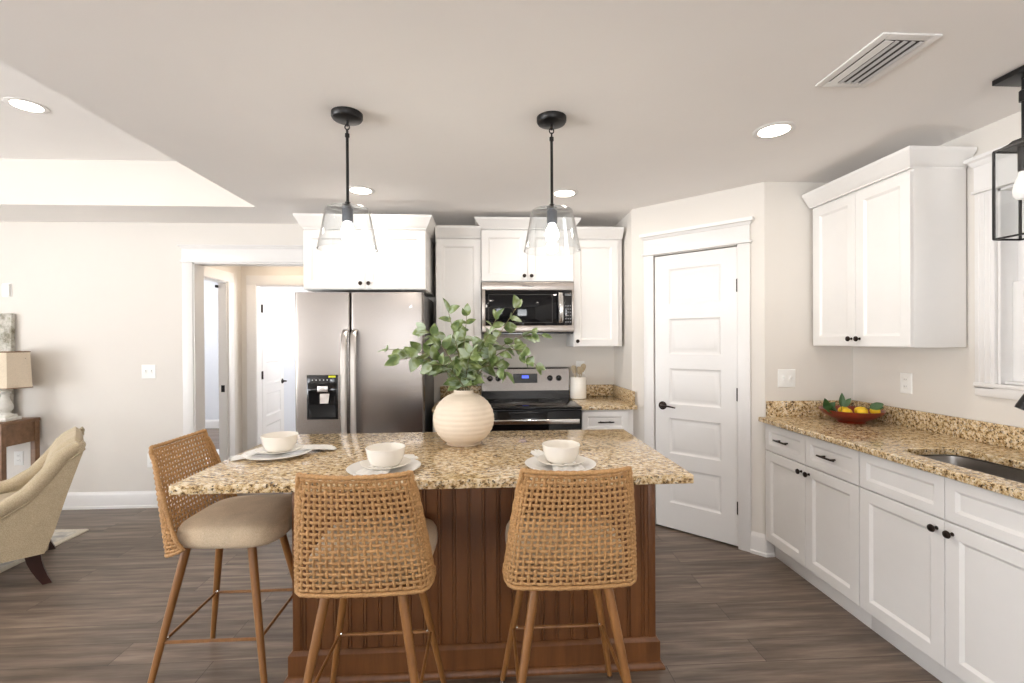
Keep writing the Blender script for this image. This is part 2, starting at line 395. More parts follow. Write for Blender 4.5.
# hallway and rooms beyond
HX, HE = -2.66, 5.20
w = MB(); w.box(HX - 0.075, HX, 4.27, 4.30, 0, H); w.box(HX - 0.075, HX, 4.92, HE + .1, 0, H); w.box(HX - 0.075, HX, 4.30, 4.92, 2.03, H)
struct('wall_hall_left', w, 'wall')
w = MB(); w.box(HX, -2.50, HE, HE + 0.10, 0, H); w.box(-1.74, -1.2, HE, HE + 0.10, 0, H); w.box(-2.50, -1.74, HE, HE + 0.10, 2.03, H)
struct('wall_hall_end', w, 'wall')
struct('wall_hall_right', MB().box(-1.3, -1.2, 4.27, HE, 0, H), 'wall')
w = MB(); w.box(-6.0, HX - .075, 7.85, 7.95, 0, H); w.box(-2.9, -2.82, HE + .1, 7.85, 0, H)
w.box(-6.0, -5.9, 4.27, 5.3, 0, H); w.box(-6.0, -5.9, 6.7, 7.85, 0, H); w.box(-6.0, -5.9, 5.3, 6.7, 0, .9); w.box(-6.0, -5.9, 5.3, 6.7, 2.0, H)
struct('wall_bedroom', w, 'coolwall')
w = MB(); w.box(-2.82, -0.1, 7.85, 7.95, 0, H); w.box(-0.2, -0.1, 5.3, 6.0, 0, H); w.box(-0.2, -0.1, 7.2, 7.85, 0, H); w.box(-0.2, -0.1, 6.0, 7.2, 0, .8); w.box(-0.2, -0.1, 6.0, 7.2, 2.1, H)
w.box(-1.2, -0.1, HE, HE + .1, 0, H)
struct('wall_bath', w, 'trim')

# baseboards
def baseboard(mb, x0, x1, y=0.0, h=0.14):
    """local: against the wall at y, facing -y"""
    prof = [(y, 0), (y - .022, 0), (y - .022, .018), (y - .015, .024), (y - .015, h - .028), (y - .011, h - .014), (y - .006, h - .006), (y - .004, h), (y, h)]
    mb.rings([[(x0, a, b) for a, b in prof], [(x1, a, b) for a, b in prof]])
mb = MB(); baseboard(mb, -6.99, -2.612, WY - .001); struct('baseboard_back', mb, 'trim')
mb = MB(PM); baseboard(mb, 0.862, PL + .012, -.001); mb.M = Matrix.Identity(4); baseboard(mb, 1.80, 1.86, 2.939); struct('baseboard_pantry', mb, 'trim')
mb = MB(); baseboard(mb, -5.8, -2.92, 7.849); struct('baseboard_bedroom', mb, 'trim')
mb = MB(); baseboard(mb, -2.8, -.25, 7.849); struct('baseboard_bath', mb, 'trim')

def casing(mb, x0, x1, ztop, w=0.088, head=0.145, crown=0.03, z0=0.0, flat=False):
    """door or opening trim around local x0..x1, facing -y"""
    for a, b in ((x0 - w, x0), (x1, x1 + w)):
        mb.box(a, b, -.018, 0, z0, ztop, .003)
    if flat:
        mb.box(x0 - w, x1 + w, -.018, 0, ztop, ztop + w, .003); return
    mb.box(x0 - w - .012, x1 + w + .012, -.028, 0, ztop, ztop + .014, .003)
    mb.box(x0 - w, x1 + w, -.02, 0, ztop + .014, ztop + head - crown, .002)
    z = ztop + head - crown
    a, b = x0 - w, x1 + w
    mb.rings([[(a - o, -.02 - o, zz), (b + o, -.02 - o, zz), (b + o, 0, zz), (a - o, 0, zz)] for o, zz in ((.002, z), (.008, z + .006), (.012, z + .018), (.022, z + .022), (.024, z + crown))])
mb = MB(TR(0, WY - .0005)); casing(mb, -2.52, -1.55, 2.10)
mb.box(-2.53, -2.508, -.01, .125, 0, 2.095); mb.box(-1.562, -1.54, -.01, .125, 0, 2.095); mb.box(-2.52, -1.55, -.01, .125, 2.088, 2.11)
struct('trim_1', mb, 'trim')      # cased opening to the hall
mb = MB(PM); casing(mb, 0.188, 0.785, 2.055, w=.078, head=.165, crown=.045)
struct('trim_2', mb, 'trim')
# hall left doorway casing, faces +x : local -y -> +x  => rotate +90
mb = MB(TR(HX, 0, 0, 90)); casing(mb, 4.31, 4.92, 2.03, w=.10, flat=True)
mb.M = Matrix.Identity(4); mb.box(HX - .08, HX, 4.905, 4.92, 0, 2.03); mb.box(HX - .08, HX, 4.31, 4.92, 2.018, 2.03)
o = struct('trim_3', mb, 'trim')
obj('strike_plate', MB().box(HX - .055, HX - .02, 4.902, 4.9055, .90, .97), 'black', o)
obj('hinge', MB().box(HX - .085, HX - .072, 4.86, 4.90, 1.965, 1.99), 'black', o)
mb = MB(TR(0, HE)); casing(mb, -2.50, -1.74, 2.03, w=.10, flat=True)
mb.box(-2.515, -2.495, -.01, .105, 0, 2.03); mb.box(-1.745, -1.725, -.01, .105, 0, 2.03); mb.box(-2.5, -1.74, -.01, .105, 2.02, 2.035)
struct('trim_4', mb, 'trim')

# ------------------------------------------------------------------ doors
def panel_door(name, Mx, wd, ht, hinge_right, label_lever, lever_side=-1, thick=.035, hz=(1.78, 1.04, .27)):
    root = sempty(name, Mx @ Vector((0, 0, 0)))
    mb = MB(Mx); z0 = .012; n = 5; st = .11; rail = .105; bot = .19
    mb.box(0, wd, .010, thick, z0, z0 + ht)
    ph = (ht - bot - rail - (n - 1) * rail) / n
    mb.box(0, st, 0, .010, z0, z0 + ht); mb.box(wd - st, wd, 0, .010, z0, z0 + ht)
    mb.box(st, wd - st, 0, .010, z0, z0 + bot)
    zs = []
    z = z0 + bot
    for k in range(n):
        zs.append((z, z + ph)); mb.box(st, wd - st, 0, .010, z + ph, z + ph + rail); z += ph + rail
    for a, b in zs:
        mb.panel(st, wd - st, a, b, [(0, 0), (.004, .003), (.014, .0085), (.022, .0085), (.042, .002), (.046, .0015)])
    obj('door_slab', mb, 'trim', root)
    hx = wd + .004 if hinge_right else -.004
    for z in hz:
        h = MB(Mx); h.tube([(hx, -.006, z - .045), (hx, -.006, z + .045)], .0065, 8); h.box(hx - (.012 if hinge_right else .022), hx + .012, -.004, .0, z - .044, z + .044)
        obj('hinge', h, 'bronze', root)
    lx = .06 if hinge_right else wd - .06; d = 1 if hinge_right else -1
    lv = MB(Mx @ TR(lx, 0, .92))
    Rm = lv.M
    lv.M = Rm @ Matrix.Rotation(R(90), 4, 'X'); lv.lathe([(.031, 0), (.031, .006), (.026, .010), (.012, .012), (.011, .045)], 20)
    lv.M = Rm; lv.tube([(0, -.045, 0), (d * .015, -.052, 0), (d * .06, -.05, .003), (d * .115, -.05, -.004)], [.012, .010, .008, .006], 10, flat=.8)
    obj('lever_handle', lv, 'bronze', root)
    lt = MB(Mx); ex = -.001 if hinge_right else wd + .001
    lt.box(ex - .002, ex + .002, .008, .026, .90, .96); obj('latch', lt, 'bronze', root)
    return root
panel_door('door_1', PM @ TR(.192, .002), .589, 2.03, True, '')
# hall end room door, opened into the room beyond; visible face looks +x
dx, dy = -2.56 + 2.495, 6.0 - 5.31
ang = math.degrees(math.atan2(dy, dx))
panel_door('door_2', TR(-2.495, 5.31, 0, ang), .70, 2.0, False, '')
# (local x from hinge outwards; local -y faces +x)

# ------------------------------------------------------------------ window over the sink
wr = sempty('window_1', (2.41, 1.57, 1.20))
WM = TR(2.41, 2.07, 0, -90)       # local x -> -Y from the left jamb, -y -> room
mb = MB(WM)
mb.box(-.09, 0, -.018, 0, 1.17, 2.12, .003); mb.box(1.0, 1.09, -.018, 0, 1.17, 2.12, .003)
for e in (.02, .045, .07):
    mb.box(-.09 + e - .004, -.09 + e + .004, -.021, -.017, 1.2, 2.11, .001); mb.box(1.0 + e - .004, 1.0 + e + .004, -.021, -.017, 1.2, 2.11, .001)
mb.box(-.10, 1.10, -.026, 0, 2.12, 2.134, .003); mb.box(-.09, 1.09, -.02, 0, 2.134, 2.25)
mb.rings([[(-.09 - o, -.02 - o, z), (1.09 + o, -.02 - o, z), (1.09 + o, 0, z), (-.09 - o, 0, z)] for o, z in ((.002, 2.25), (.01, 2.258), (.014, 2.272), (.026, 2.28), (.028, 2.295))])
obj('window_casing', mb, 'trim', wr)
mb = MB(WM); mb.box(-.092, 1.092, -.024, .02, 1.18, 1.20, .003); mb.box(-.09, 1.09, -.018, 0, 1.135, 1.18, .003)
obj('window_sill', mb, 'trim', wr)
mb = MB(WM)
mb.box(0, .012, 0, .12, 1.2, 2.12); mb.box(.988, 1.0, 0, .12, 1.2, 2.12); mb.box(0, 1, 0, .12, 2.108, 2.12); mb.box(0, 1, .02, .12, 1.2, 1.212)
for z0, z1, y0 in ((1.212, 1.68, .06), (1.66, 2.108, .085)):
    mb.box(.012, .057, y0, y0 + .025, z0, z1, .002); mb.box(.943, .988, y0, y0 + .025, z0, z1, .002)
    mb.box(.057, .943, y0, y0 + .025, z0, z0 + .05, .002); mb.box(.057, .943, y0, y0 + .025, z1 - .04, z1, .002)
obj('sash', mb, 'trim', wr)
mb = MB(WM); mb.box(.055, .945, .070, .074, 1.26, 1.65); mb.box(.055, .945, .095, .099, 1.70, 2.07)
obj('window_pane', mb, 'glass', wr)
# unseen windows added behind the camera and at left, sized for their daylight
def plain_window(name, Mx, wd, z0, z1, nm):
    r = sempty(name, Mx @ Vector((wd / 2, 0, z0)))
    mb = MB(Mx); mb.box(0, .06, 0, .1, z0, z1); mb.box(wd - .06, wd, 0, .1, z0, z1); mb.box(0, wd, 0, .1, z0, z0 + .06); mb.box(0, wd, 0, .1, z1 - .06, z1)
    for k in range(1, nm): x = wd * k / nm; mb.box(x - .04, x + .04, 0, .1, z0, z1)
    obj('window_frame', mb, 'trim', r)
    mb = MB(Mx); mb.box(.05, wd - .05, .05, .055, z0 + .05, z1 - .05); obj('window_pane', mb, 'glass', r)
plain_window('added_window_2', TR(-1.2, -4.5, 0, 180), .8, .8, 2.2, 1)
plain_window('added_window_3', TR(1.5, -4.5, 0, 180), 1.1, .6, 2.0, 1)
plain_window('added_window_4', TR(-7.0, -0.9, 0, 90), 2.4, .35, 2.05, 2)

plain_window('added_window_5', TR(-7.0, -3.9, 0, 90), 2.6, .45, 2.35, 2)

# ------------------------------------------------------------------ cabinets
FR = [(0, .020), (0, .0015), (.0015, 0)]
def shaker(mb, x0, x1, z0, z1, fw=.055):
    mb.panel(x0, x1, z0, z1, FR + [(fw, 0), (fw + .004, .003), (fw + .012, .009), (fw + .013, .010)], y=-.020)
    mb.box(x0 + .004, x1 - .004, -.004, .0, z0 + .004, z1 - .004)
def knob(Mx, x, z, parent):
    k = MB(Mx @ TR(x, -.020, z) @ Matrix.Rotation(R(90), 4, 'X'))
    k.lathe([(.008, 0), (.006, .004), (.005, .013), (.012, .018), (.0155, .023), (.014, .028), (.008, .031)], 16)
    obj('knob', k, 'bronze', parent)
def pull(Mx, x, z, parent, L=.10):
    k = MB(Mx @ TR(x, -.020, z)); 
    for s_ in (-1, 1): k.tube([(s_ * L * .36, 0, 0), (s_ * L * .36, -.026, 0)], .005, 8)
    k.tube([(-L / 2 - .012, -.028, 0), (-L * .36, -.029, 0), (0, -.030, 0), (L * .36, -.029, 0), (L / 2 + .012, -.028, 0)], [.0045, .006, .0055, .006, .0045], 8)
    obj('drawer_pull', k, 'bronze', parent)
def door(Mx, x0, x1, z0, z1, parent, kx=None, kz=None, fw=.055, name='door'):
    mb = MB(Mx); shaker(mb, x0, x1, z0, z1, fw); d = obj(name, mb, 'cab', parent)
    if kx is not None: knob(Mx, kx, kz, d)
    return d
def crown(Mx, x0, x1, dep, z0, z1, parent, L=True, Rr=True, out=.052):
    mb = MB(Mx); lo = []
    for z, o in ((z0, .003), (z0 + .008, .003), (z0 + .012, .010), (z0 + .030, .022), (z1 - .03, out - .012), (z1 - .018, out - .003), (z1 - .012, out), (z1, out)):
        a = x0 - (o if L else 0); b = x1 + (o if Rr else 0)
        lo.append([(a, -.02 - o, z), (b, -.02 - o, z), (b, dep, z), (a, dep, z)])
    mb.rings(lo); obj('crown_moulding', mb, 'cab', parent)
G = .0015
def upper(name, label, Mx, wd, dep, z0, z1, ztop, ndoor, knobs, L=True, Rr=True, doff=0.0, frame_r=0.0, frame_l=0.0):
    """local x 0..wd, front face of the doors at y=-.02, body 0..dep"""
    r = thing(name, label, 'cabinet', Mx @ Vector((wd / 2, dep / 2, z0)))
    mb = MB(Mx); mb.box(0, wd, 0, dep, z0, z1 + .01, .001); obj('body', mb, 'cab', r)
    a, b = frame_l, wd - frame_r; w1 = (b - a) / ndoor
    for k in range(ndoor):
        x0, x1 = a + k * w1 + G, a + (k + 1) * w1 - G
        side = knobs[k]; kx = x1 - .028 if side == 'r' else x0 + .028
        door(Mx, x0, x1, z0 + .004, z1 - .012, r, kx, z0 + .045)
    crown(Mx, 0, wd, dep, z1, ztop, r, L, Rr)
    return r
upper('wall_cabinet', 'deep white two-door cabinet above the refrigerator', TR(-1.355, 3.54), .90, .605, 1.80, 2.25, 2.348, 2, 'rl')
upper('wall_cabinet', 'narrow tall white cabinet between the refrigerator cabinet and the microwave', TR(-.412, 3.82), .366, .325, 1.375, 2.25, 2.335, 1, 'r', L=False, Rr=False)
upper('wall_cabinet', 'short white two-door cabinet directly above the microwave', TR(-.042, 3.79), .753, .355, 1.892, 2.318, 2.402, 2, 'rl')
upper('wall_cabinet', 'tall single-door white cabinet right of the microwave, beside the pantry', TR(.714, 3.82), .41, .325, 1.36, 2.25, 2.335, 1, 'l', L=False, Rr=False, frame_r=.035)
UM = TR(2.125, 2.925, 0, -90)
upper('wall_cabinet', 'large two-door white cabinet hung on the right wall above the fruit bowl', UM, .72, .275, 1.37, 2.262, 2.352, 2, 'rl', L=False, frame_l=.03)

def base(name, label, Mx, wd, dep, cols, ztop=.88, left=0.0, right=0.0, drawers=True, split_d=True):
    r = thing(name, label, 'cabinet', Mx @ Vector((wd / 2, dep / 2, 0)))
    mb = MB(Mx)
    if drawers: mb.box(0, wd, 0, dep, .10, ztop, .001)
    else:       # sink base: open box so the basin can hang in it
        mb.box(0, wd, 0, .018, .10, ztop); mb.box(0, .018, .018, dep, .10, ztop); mb.box(wd - .018, wd, .018, dep, .10, ztop)
        mb.box(.018, wd - .018, dep - .018, dep, .10, ztop); mb.box(.018, wd - .018, .018, dep - .018, .10, .118)
    obj('body', mb, 'cab', r)
    mb = MB(Mx); mb.box(0, wd, .055, dep, 0, .10); mb.box(0, wd, .043, .055, 0, .10, .001); obj('toe_kick', mb, 'cab', r)
    w1 = (wd - left - right) / cols
    for k in range(cols):
        x0, x1 = left + k * w1 + G, left + (k + 1) * w1 - G
        kx = (x1 - .03) if (k == 0 and cols > 1) else (x0 + .03)
        door(Mx, x0, x1, .115, .695, r, kx, .655)
        mb = MB(Mx); shaker(mb, x0, x1, .702, .868, .04); d = obj('drawer', mb, 'cab', r)
        if drawers: pull(Mx, (x0 + x1) / 2, .787, d)
    return r
base('base_cabinet', 'white base cabinet with two drawers and two doors, nearest the pantry door', TR(1.82, 2.925, 0, -90), .762, .585, 2)
base('base_cabinet', 'white sink base cabinet with plain false drawer fronts without pulls', TR(1.82, 2.160, 0, -90), .84 + .19, .585, 2, drawers=False, right=.19)
base('base_cabinet', 'white base cabinet right of the sink base, past the frame edge', TR(1.82, 1.128, 0, -90), .60, .585, 2)
base('base_cabinet', 'small white base cabinet with one drawer right of the range', TR(.722, 3.54), .405, .605, 1, right=.045)
base('base_cabinet', 'narrow white base cabinet between refrigerator and range', TR(-.412, 3.54), .352, .605, 1)

# ------------------------------------------------------------------ worktops
def slab(mb, x0, x1, y0, y1, z0, z1, bev=.004): mb.box(x0, x1, y0, y1, z0, z1, bev)
ct = thing('countertop', 'speckled gold granite countertop with sink along the right wall', 'countertop', (2.08, 1.72, .88))
SXc, SYc, SA, SB = 2.02, 1.615, .155, .42
def oval(a, b, z, n=72, p=6.5, cx=SXc, cy=SYc):
    out = []
    for i in range(n):
        t = 2 * math.pi * i / n; c_, s_ = math.cos(t), math.sin(t)
        out.append((cx + a * math.copysign(abs(c_) ** (2 / p), c_), cy + b * math.copysign(abs(s_) ** (2 / p), s_), z))
    return out
bm = MB()
x0, x1, y0, y1 = 1.762, 2.408, .518, 2.935
n = 72; inner = oval(SA, SB, 0, n); outer = []
for i in range(n):
    dx_, dy_ = inner[i][0] - SXc, inner[i][1] - SYc
    t = min([(x1 - SXc) / dx_ if dx_ > 1e-6 else 9e9, (x0 - SXc) / dx_ if dx_ < -1e-6 else 9e9, (y1 - SYc) / dy_ if dy_ > 1e-6 else 9e9, (y0 - SYc) / dy_ if dy_ < -1e-6 else 9e9])
    outer.append([SXc + dx_ * t, SYc + dy_ * t])
for cx_, cy_ in ((x0, y0), (x0, y1), (x1, y0), (x1, y1)):
    j = min(range(n), key=lambda i: (outer[i][0] - cx_) ** 2 + (outer[i][1] - cy_) ** 2); outer[j] = [cx_, cy_]
def inset(p, d): return (min(max(p[0], x0 + d), x1 - d), min(max(p[1], y0 + d), y1 - d))
zt, zb = .91, .88
def at(pts, z, d=0): return [(*(inset(p, d) if d else p[:2]), z) for p in pts]
lo = [at(inner, zb), at(outer, zb, .003), at(outer, zb + .003), at(outer, zt - .004), at(outer, zt, .004), [(SXc + (p[0] - SXc) * 1.015, SYc + (p[1] - SYc) * 1.008, zt) for p in inner], at(inner, zt - .003), at(inner, zb)]
bm.rings(lo, False, False)
bmesh.ops.remove_doubles(bm.bm, verts=bm.bm.verts, dist=1e-5)
obj('slab', bm, 'granite', ct)
mb = MB(); mb.box(2.388, 2.409, .52, 2.935, .91, 1.012, .003); mb.box(1.812, 2.388, 2.915, 2.937, .91, 1.012, .003)
obj('backsplash', mb, 'granite', ct)
def sink_loops():
    out = []
    for s_, z in ((1.06, .8795), (1.06, .876), (1.0, .874), (.985, .84), (.97, .74), (.93, .715), (.80, .705), (.25, .700), (.1, .698)):
        out.append(oval(SA * s_ if s_ > .3 else .045 * s_ / .25, SB * s_ if s_ > .3 else .045 * s_ / .25, z, p=6.5 if s_ > .3 else 2))
    return out
sk = thing('sink', 'undermount stainless steel sink in the right countertop', 'sink', (SXc, SYc, .70))
mb = MB(); mb.rings(sink_loops(), False, True); obj('basin', mb, 'sinksteel', sk)
mb = MB(); mb.lathe([(.042, .6995), (.042, .703), (.034, .704), (.03, .7035), (.028, .701)], 24, (SXc, SYc, 0)); obj('drain', mb, 'chrome', sk)
# faucet
fc = thing('faucet', 'black gooseneck pull-down faucet behind the sink', 'faucet', (2.30, 1.52, .91))
mb = MB(); mb.lathe([(.030, 0), (.030, .006), (.024, .012), (.021, .02), (.020, .12), (.017, .13)], 24, (2.30, 1.52, .91)); obj('base', mb, 'black', fc)
a = Vector((2.30, 1.52, 1.03)); e = Vector((2.082, 1.64, 1.25)); d_ = (Vector((e.x, e.y, 0)) - Vector((a.x, a.y, 0)))
pts = [a, a + Vector((0, 0, .18))]
for k in range(1, 13):
    t = math.pi * k / 13 * .97
    r_ = d_.length / 2
    pts.append(Vector((a.x, a.y, a.z + .20)) + d_.normalized() * (r_ - r_ * math.cos(t)) * 1.0 + Vector((0, 0, r_ * math.sin(t))))
last = pts[-1]
mb = MB(); mb.tube(pts, .011, 12); obj('spout', mb, 'black', fc)
dn = (last - pts[-2]).normalized(); tip = last + dn * .14
mb = MB(); mb.tube([last - dn * .01, last + dn * .02, last + dn * .03, tip - dn * .012, tip], [.013, .014, .0165, .022, .021], 16); obj('spray_head', mb, 'black', fc)
mb = MB(); mb.tube([(2.30, 1.50, 1.0), (2.30, 1.46, 1.005), (2.29, 1.41, 1.05)], [.010, .008, .006], 10); obj('lever', mb, 'black', fc)

def small_ct(label, x0, x1, side=None):
    t = thing('countertop', label, 'countertop', ((x0 + x1) / 2, 3.8, .88))
    obj('slab', MB().box(x0, x1, 3.50, 4.148, .88, .91, .003), 'granite', t)
    mb = MB(); mb.box(x0, x1, 4.128, 4.149, .91, 1.012, .002)
    if side: mb.box(1.128, 1.148, 3.56, 4.128, .91, 1.012, .002)
    obj('backsplash', mb, 'granite', t)
small_ct('small granite countertop right of the range holding the utensil crock', .718, 1.148, True)
small_ct('narrow granite countertop strip between refrigerator and range', -.415, -.052)

# ------------------------------------------------------------------ island
isl = thing('kitchen_island', 'chestnut brown island base with vertical beadboard panels', 'kitchen island', (-.04, 2.22, 0))
X0, X1, Y0, Y1 = -.812, .722, 1.985, 2.46
obj('body', MB().box(X0 + .012, X1 - .012, Y0 + .012, Y1, 0, .898), 'island', isl)
def bead(Mx, L, z0, z1):
    mb = MB(Mx); prof = [(0, .012), (0, 0)]; x = .035
    prof.append((x, 0))
    while x < L - .05:
        prof += [(x + .001, .005), (x + .004, .005), (x + .0055, .001), (x + .009, 0), (x + .0125, .001), (x + .014, .005), (x + .017, .005), (x + .018, 0)]
        x += .0625
        if x < L - .03: prof.append((x, 0))
    prof += [(L, 0), (L, .012)]
    # mb: polygons by strips
    vb = [mb.v((px, py, z0)) for px, py in prof]; vt = [mb.v((px, py, z1)) for px, py in prof]
    for i in range(len(prof) - 1): mb.f([vb[i], vb[i + 1], vt[i + 1], vt[i]])
    return mb
obj('beadboard_panel', bead(TR(X0, Y0), X1 - X0, .12, .898), 'island', isl, smooth=15)
obj('beadboard_panel', bead(TR(X0, Y1, 0, -90), Y1 - Y0, .12, .898), 'island', isl, smooth=15)
obj('beadboard_panel', bead(TR(X1, Y0, 0, 90), Y1 - Y0, .12, .898), 'island', isl, smooth=15)
for xx in (X0, X1):
    mb = MB(); s_ = 1 if xx < 0 else -1; mb.box(xx - s_ * .004, xx + s_ * .028, Y0 - .004, Y0 + .02, .12, .898, .002); obj('corner_board', mb, 'island', isl)
mb = MB(); lo = []
for z, o in ((.0, .018), (.112, .018), (.120, .012), (.126, .004)): lo.append([(X0 - o, Y0 - o, z), (X1 + o, Y0 - o, z), (X1 + o, Y1, z), (X0 - o, Y1, z)])
mb.rings(lo); obj('base_moulding', mb, 'island', isl)
mb = MB(); lo = []
for z, o in ((.0, .034), (.008, .035), (.016, .032), (.024, .026), (.028, .018)): lo.append([(X0 - o, Y0 - o, z), (X1 + o, Y0 - o, z), (X1 + o, Y1, z), (X0 - o, Y1, z)])
mb.rings(lo); obj('shoe_moulding', mb, 'island', isl)
IT = .93
tag(obj('island_countertop', MB().box(-1.082, .742, 1.635, 2.50, .898, IT, .004, 3), 'granite'), 'speckled gold granite slab on top of the brown island', 'countertop')

# ------------------------------------------------------------------ refrigerator
fr = thing('refrigerator', 'stainless steel side-by-side refrigerator with ice dispenser', 'refrigerator', (-.905, 3.75, 0))
obj('case', MB().box(-1.362, -.467, 3.485, 4.12, .02, 1.755, .004).box(-1.34, -.47, 3.50, 3.60, 0, .03).box(-1.34, -.48, 3.60, 4.1, 1.755, 1.765), 'darkgrey', fr)
def bulge_door(x0, x1, z0, z1, y=3.40, t=.075, b=.006, n=16):
    mb = MB(); pts = []
    for k in range(n + 1):
        u = k / n; x = x0 + (x1 - x0) * u; e_ = min(u, 1 - u) * (x1 - x0)
        rr = .014; y_ = y + b * (2 * u - 1) ** 2
        if e_ < rr: y_ += rr - math.sqrt(max(0, rr * rr - (rr - e_) ** 2))
        pts.append((x, y_))
    xs = [x0, x0 + .002, x0 + .005, x0 + .009] + [x0 + .014 + (x1 - x0 - .028) * k / n for k in range(n + 1)] + [x1 - .009, x1 - .005, x1 - .002, x1]
    pts = []
    for x in xs:
        u = (x - x0) / (x1 - x0); e_ = min(x - x0, x1 - x); rr = .014; y_ = y + b * (2 * u - 1) ** 2
        if e_ < rr: y_ += rr - math.sqrt(max(0, rr * rr - (rr - e_) ** 2))
        pts.append((x, y_))
    poly = pts + [(x1, y + t), (x0, y + t)]
    mb.prism(poly, z0, z1, 'z'); return mb
XG = -.982
dl = obj('freezer_door', bulge_door(-1.376, XG - .004, .06, 1.768), 'steel', fr, smooth=30)
dr = obj('refrigerator_door', bulge_door(XG + .004, -.462, .06, 1.768), 'steel', fr, smooth=30)
def bar_handle(x, parent, s_):
    mb = MB(); zs = [.55, .57, .60, .75, 1.0, 1.3, 1.45, 1.48, 1.50]; 
    ys = [3.405, 3.375, 3.352, 3.342, 3.338, 3.342, 3.352, 3.375, 3.405]
    lo = []
    for z, y in zip(zs, ys):
        lo.append([(x - .021, y + .004, z), (x - .012, y - .006, z), (x + .012, y - .006, z), (x + .021, y + .004, z), (x + .017, y + .014, z), (x - .017, y + .014, z)])
    mb.rings(lo); obj('door_handle', mb, 'satin', parent)
bar_handle(XG - .032, dl, -1); bar_handle(XG + .034, dr, 1)
dx0, dx1, dz0, dz1 = -1.290, -1.070, .855, 1.175
yf = 3.4035
mb = MB(); mb.box(dx0, dx1, yf - .006, yf + .004, dz0, dz1, .004); mb.box(dx0 + .008, dx1 - .008, yf - .008, yf - .005, dz1 - .10, dz1 - .008, .001)
dsp = obj('ice_dispenser', mb, 'blackplastic', dl)
mb = MB(); mb.panel(dx0 + .012, dx1 - .012, dz0 + .012, dz1 - .11, [(0, 0), (.006, .0), (.010, .0015)], y=yf - .0085); obj('dispenser_recess', mb, 'blackglass', dsp)
mb = MB(); mb.box(-1.212, -1.140, yf - .016, yf - .008, 1.055, 1.095, .002); obj('ice_chute', mb, 'satin', dsp)
mb = MB(); mb.rings([[(-1.196, yf - .012, 1.015), (-1.130, yf - .012, 1.015), (-1.130, yf - .006, 1.045), (-1.196, yf - .006, 1.045)], [(-1.192, yf - .02, .972), (-1.136, yf - .02, .972), (-1.136, yf - .012, .972), (-1.192, yf - .012, .972)]]); obj('dispenser_paddle', mb, 'steel_light', dsp)
mb = MB(); mb.box(-1.135, -1.085, yf - .0095, yf - .0078, 1.156, 1.169); obj('sticker', mb, 'yellow', dsp)
mb = MB()
for k in range(6): mb.box(-1.252 + k * .026, -1.244 + k * .026, yf - .0086, yf - .0076, 1.135, 1.142)
obj('dispenser_buttons', mb, 'ventblade', dsp)
text_mesh('brand_lettering', 'Whirlpool', .028, 'chrome', Matrix.Translation((-.60, 3.4035, 1.665)) @ Matrix.Rotation(R(90), 4, 'X'), dr, .0012)

# ------------------------------------------------------------------ microwave
mw = thing('microwave', 'stainless over-the-range microwave with black glass door', 'microwave', (.333, 3.94, 1.478))
a0, a1, b0, b1, yf = -.040, .708, 1.472, 1.885, 3.742
mb = MB(); mb.box(a0, a1, yf + .03, 4.14, b0, b1, .003); obj('case', mb, 'darkgrey', mw)
mb = MB(); mb.box(a0, a1, yf + .004, yf + .03, b1 - .066, b1, .004); obj('vent_panel', mb, 'steel_light', mw)
text_mesh('brand_lettering', 'Whirlpool', .022, 'darkgrey', Matrix.Translation((.333, yf + .0035, b1 - .033)) @ Matrix.Rotation(R(90), 4, 'X'), mw, .0012)
mb = MB(); mb.box(a0, a1, yf, yf + .03, b0 + .01, b0 + .062, .003); mb.box(a0, a0 + .028, yf, yf + .03, b0 + .06, b1 - .067, .003); mb.box(a1 - .018, a1, yf, yf + .03, b0 + .06, b1 - .067, .003)
mdoor = obj('door_frame', mb, 'steel_light', mw)
mb = MB(); mb.box(a0 + .028, .575, yf + .001, yf + .02, b0 + .062, b1 - .067, .002); dg_ = obj('door_glass', mb, 'blackglass', mw)
mb = MB(); mb.panel(a0 + .055, .53, b0 + .085, b1 - .10, [(0, 0), (.003, .001), (.02, .001)], y=yf + .0005); obj('window_mesh', mb, plain('grey_door_mesh', (.15, .14, .13), .3), mw)
mb = MB(); mb.box(.620, a1 - .018, yf + .001, yf + .02, b0 + .062, b1 - .067, .001); cp = obj('control_panel', mb, 'blackplastic', mw)
mb = MB()
for i in range(3):
    for j in range(6): mb.box(.634 + i * .019, .646 + i * .019, yf - .0002, yf + .0015, b0 + .085 + j * .026, b0 + .095 + j * .026)
obj('keypad', mb, plain('grey_key_print', (.16, .16, .17), .4), cp)
mb = MB(); mb.box(.632, .684, yf - .0002, yf + .0015, b1 - .112, b1 - .094); obj('display', mb, plain('dim_display', (.12, .13, .14), .2), cp)
mb = MB(); lo = []
for z, y in ((b0 + .075, yf + .002), (b0 + .085, yf - .02), (b0 + .11, yf - .032), (b0 + .2, yf - .038), (b1 - .12, yf - .032), (b1 - .09, yf - .02), (b1 - .078, yf + .002)):
    lo.append([(.576, y + .003, z), (.583, y - .005, z), (.607, y - .005, z), (.614, y + .003, z), (.61, y + .012, z), (.58, y + .012, z)])
mb.rings(lo); obj('door_handle', mb, 'chrome', mw)
obj('filler_strip', MB().box(.575, .620, yf + .001, yf + .02, b0 + .062, b1 - .067), 'blackglass', mw)
obj('underside', MB().box(a0 + .01, a1 - .01, yf + .01, 4.12, b0 - .006, b0), 'blackplastic', mw)

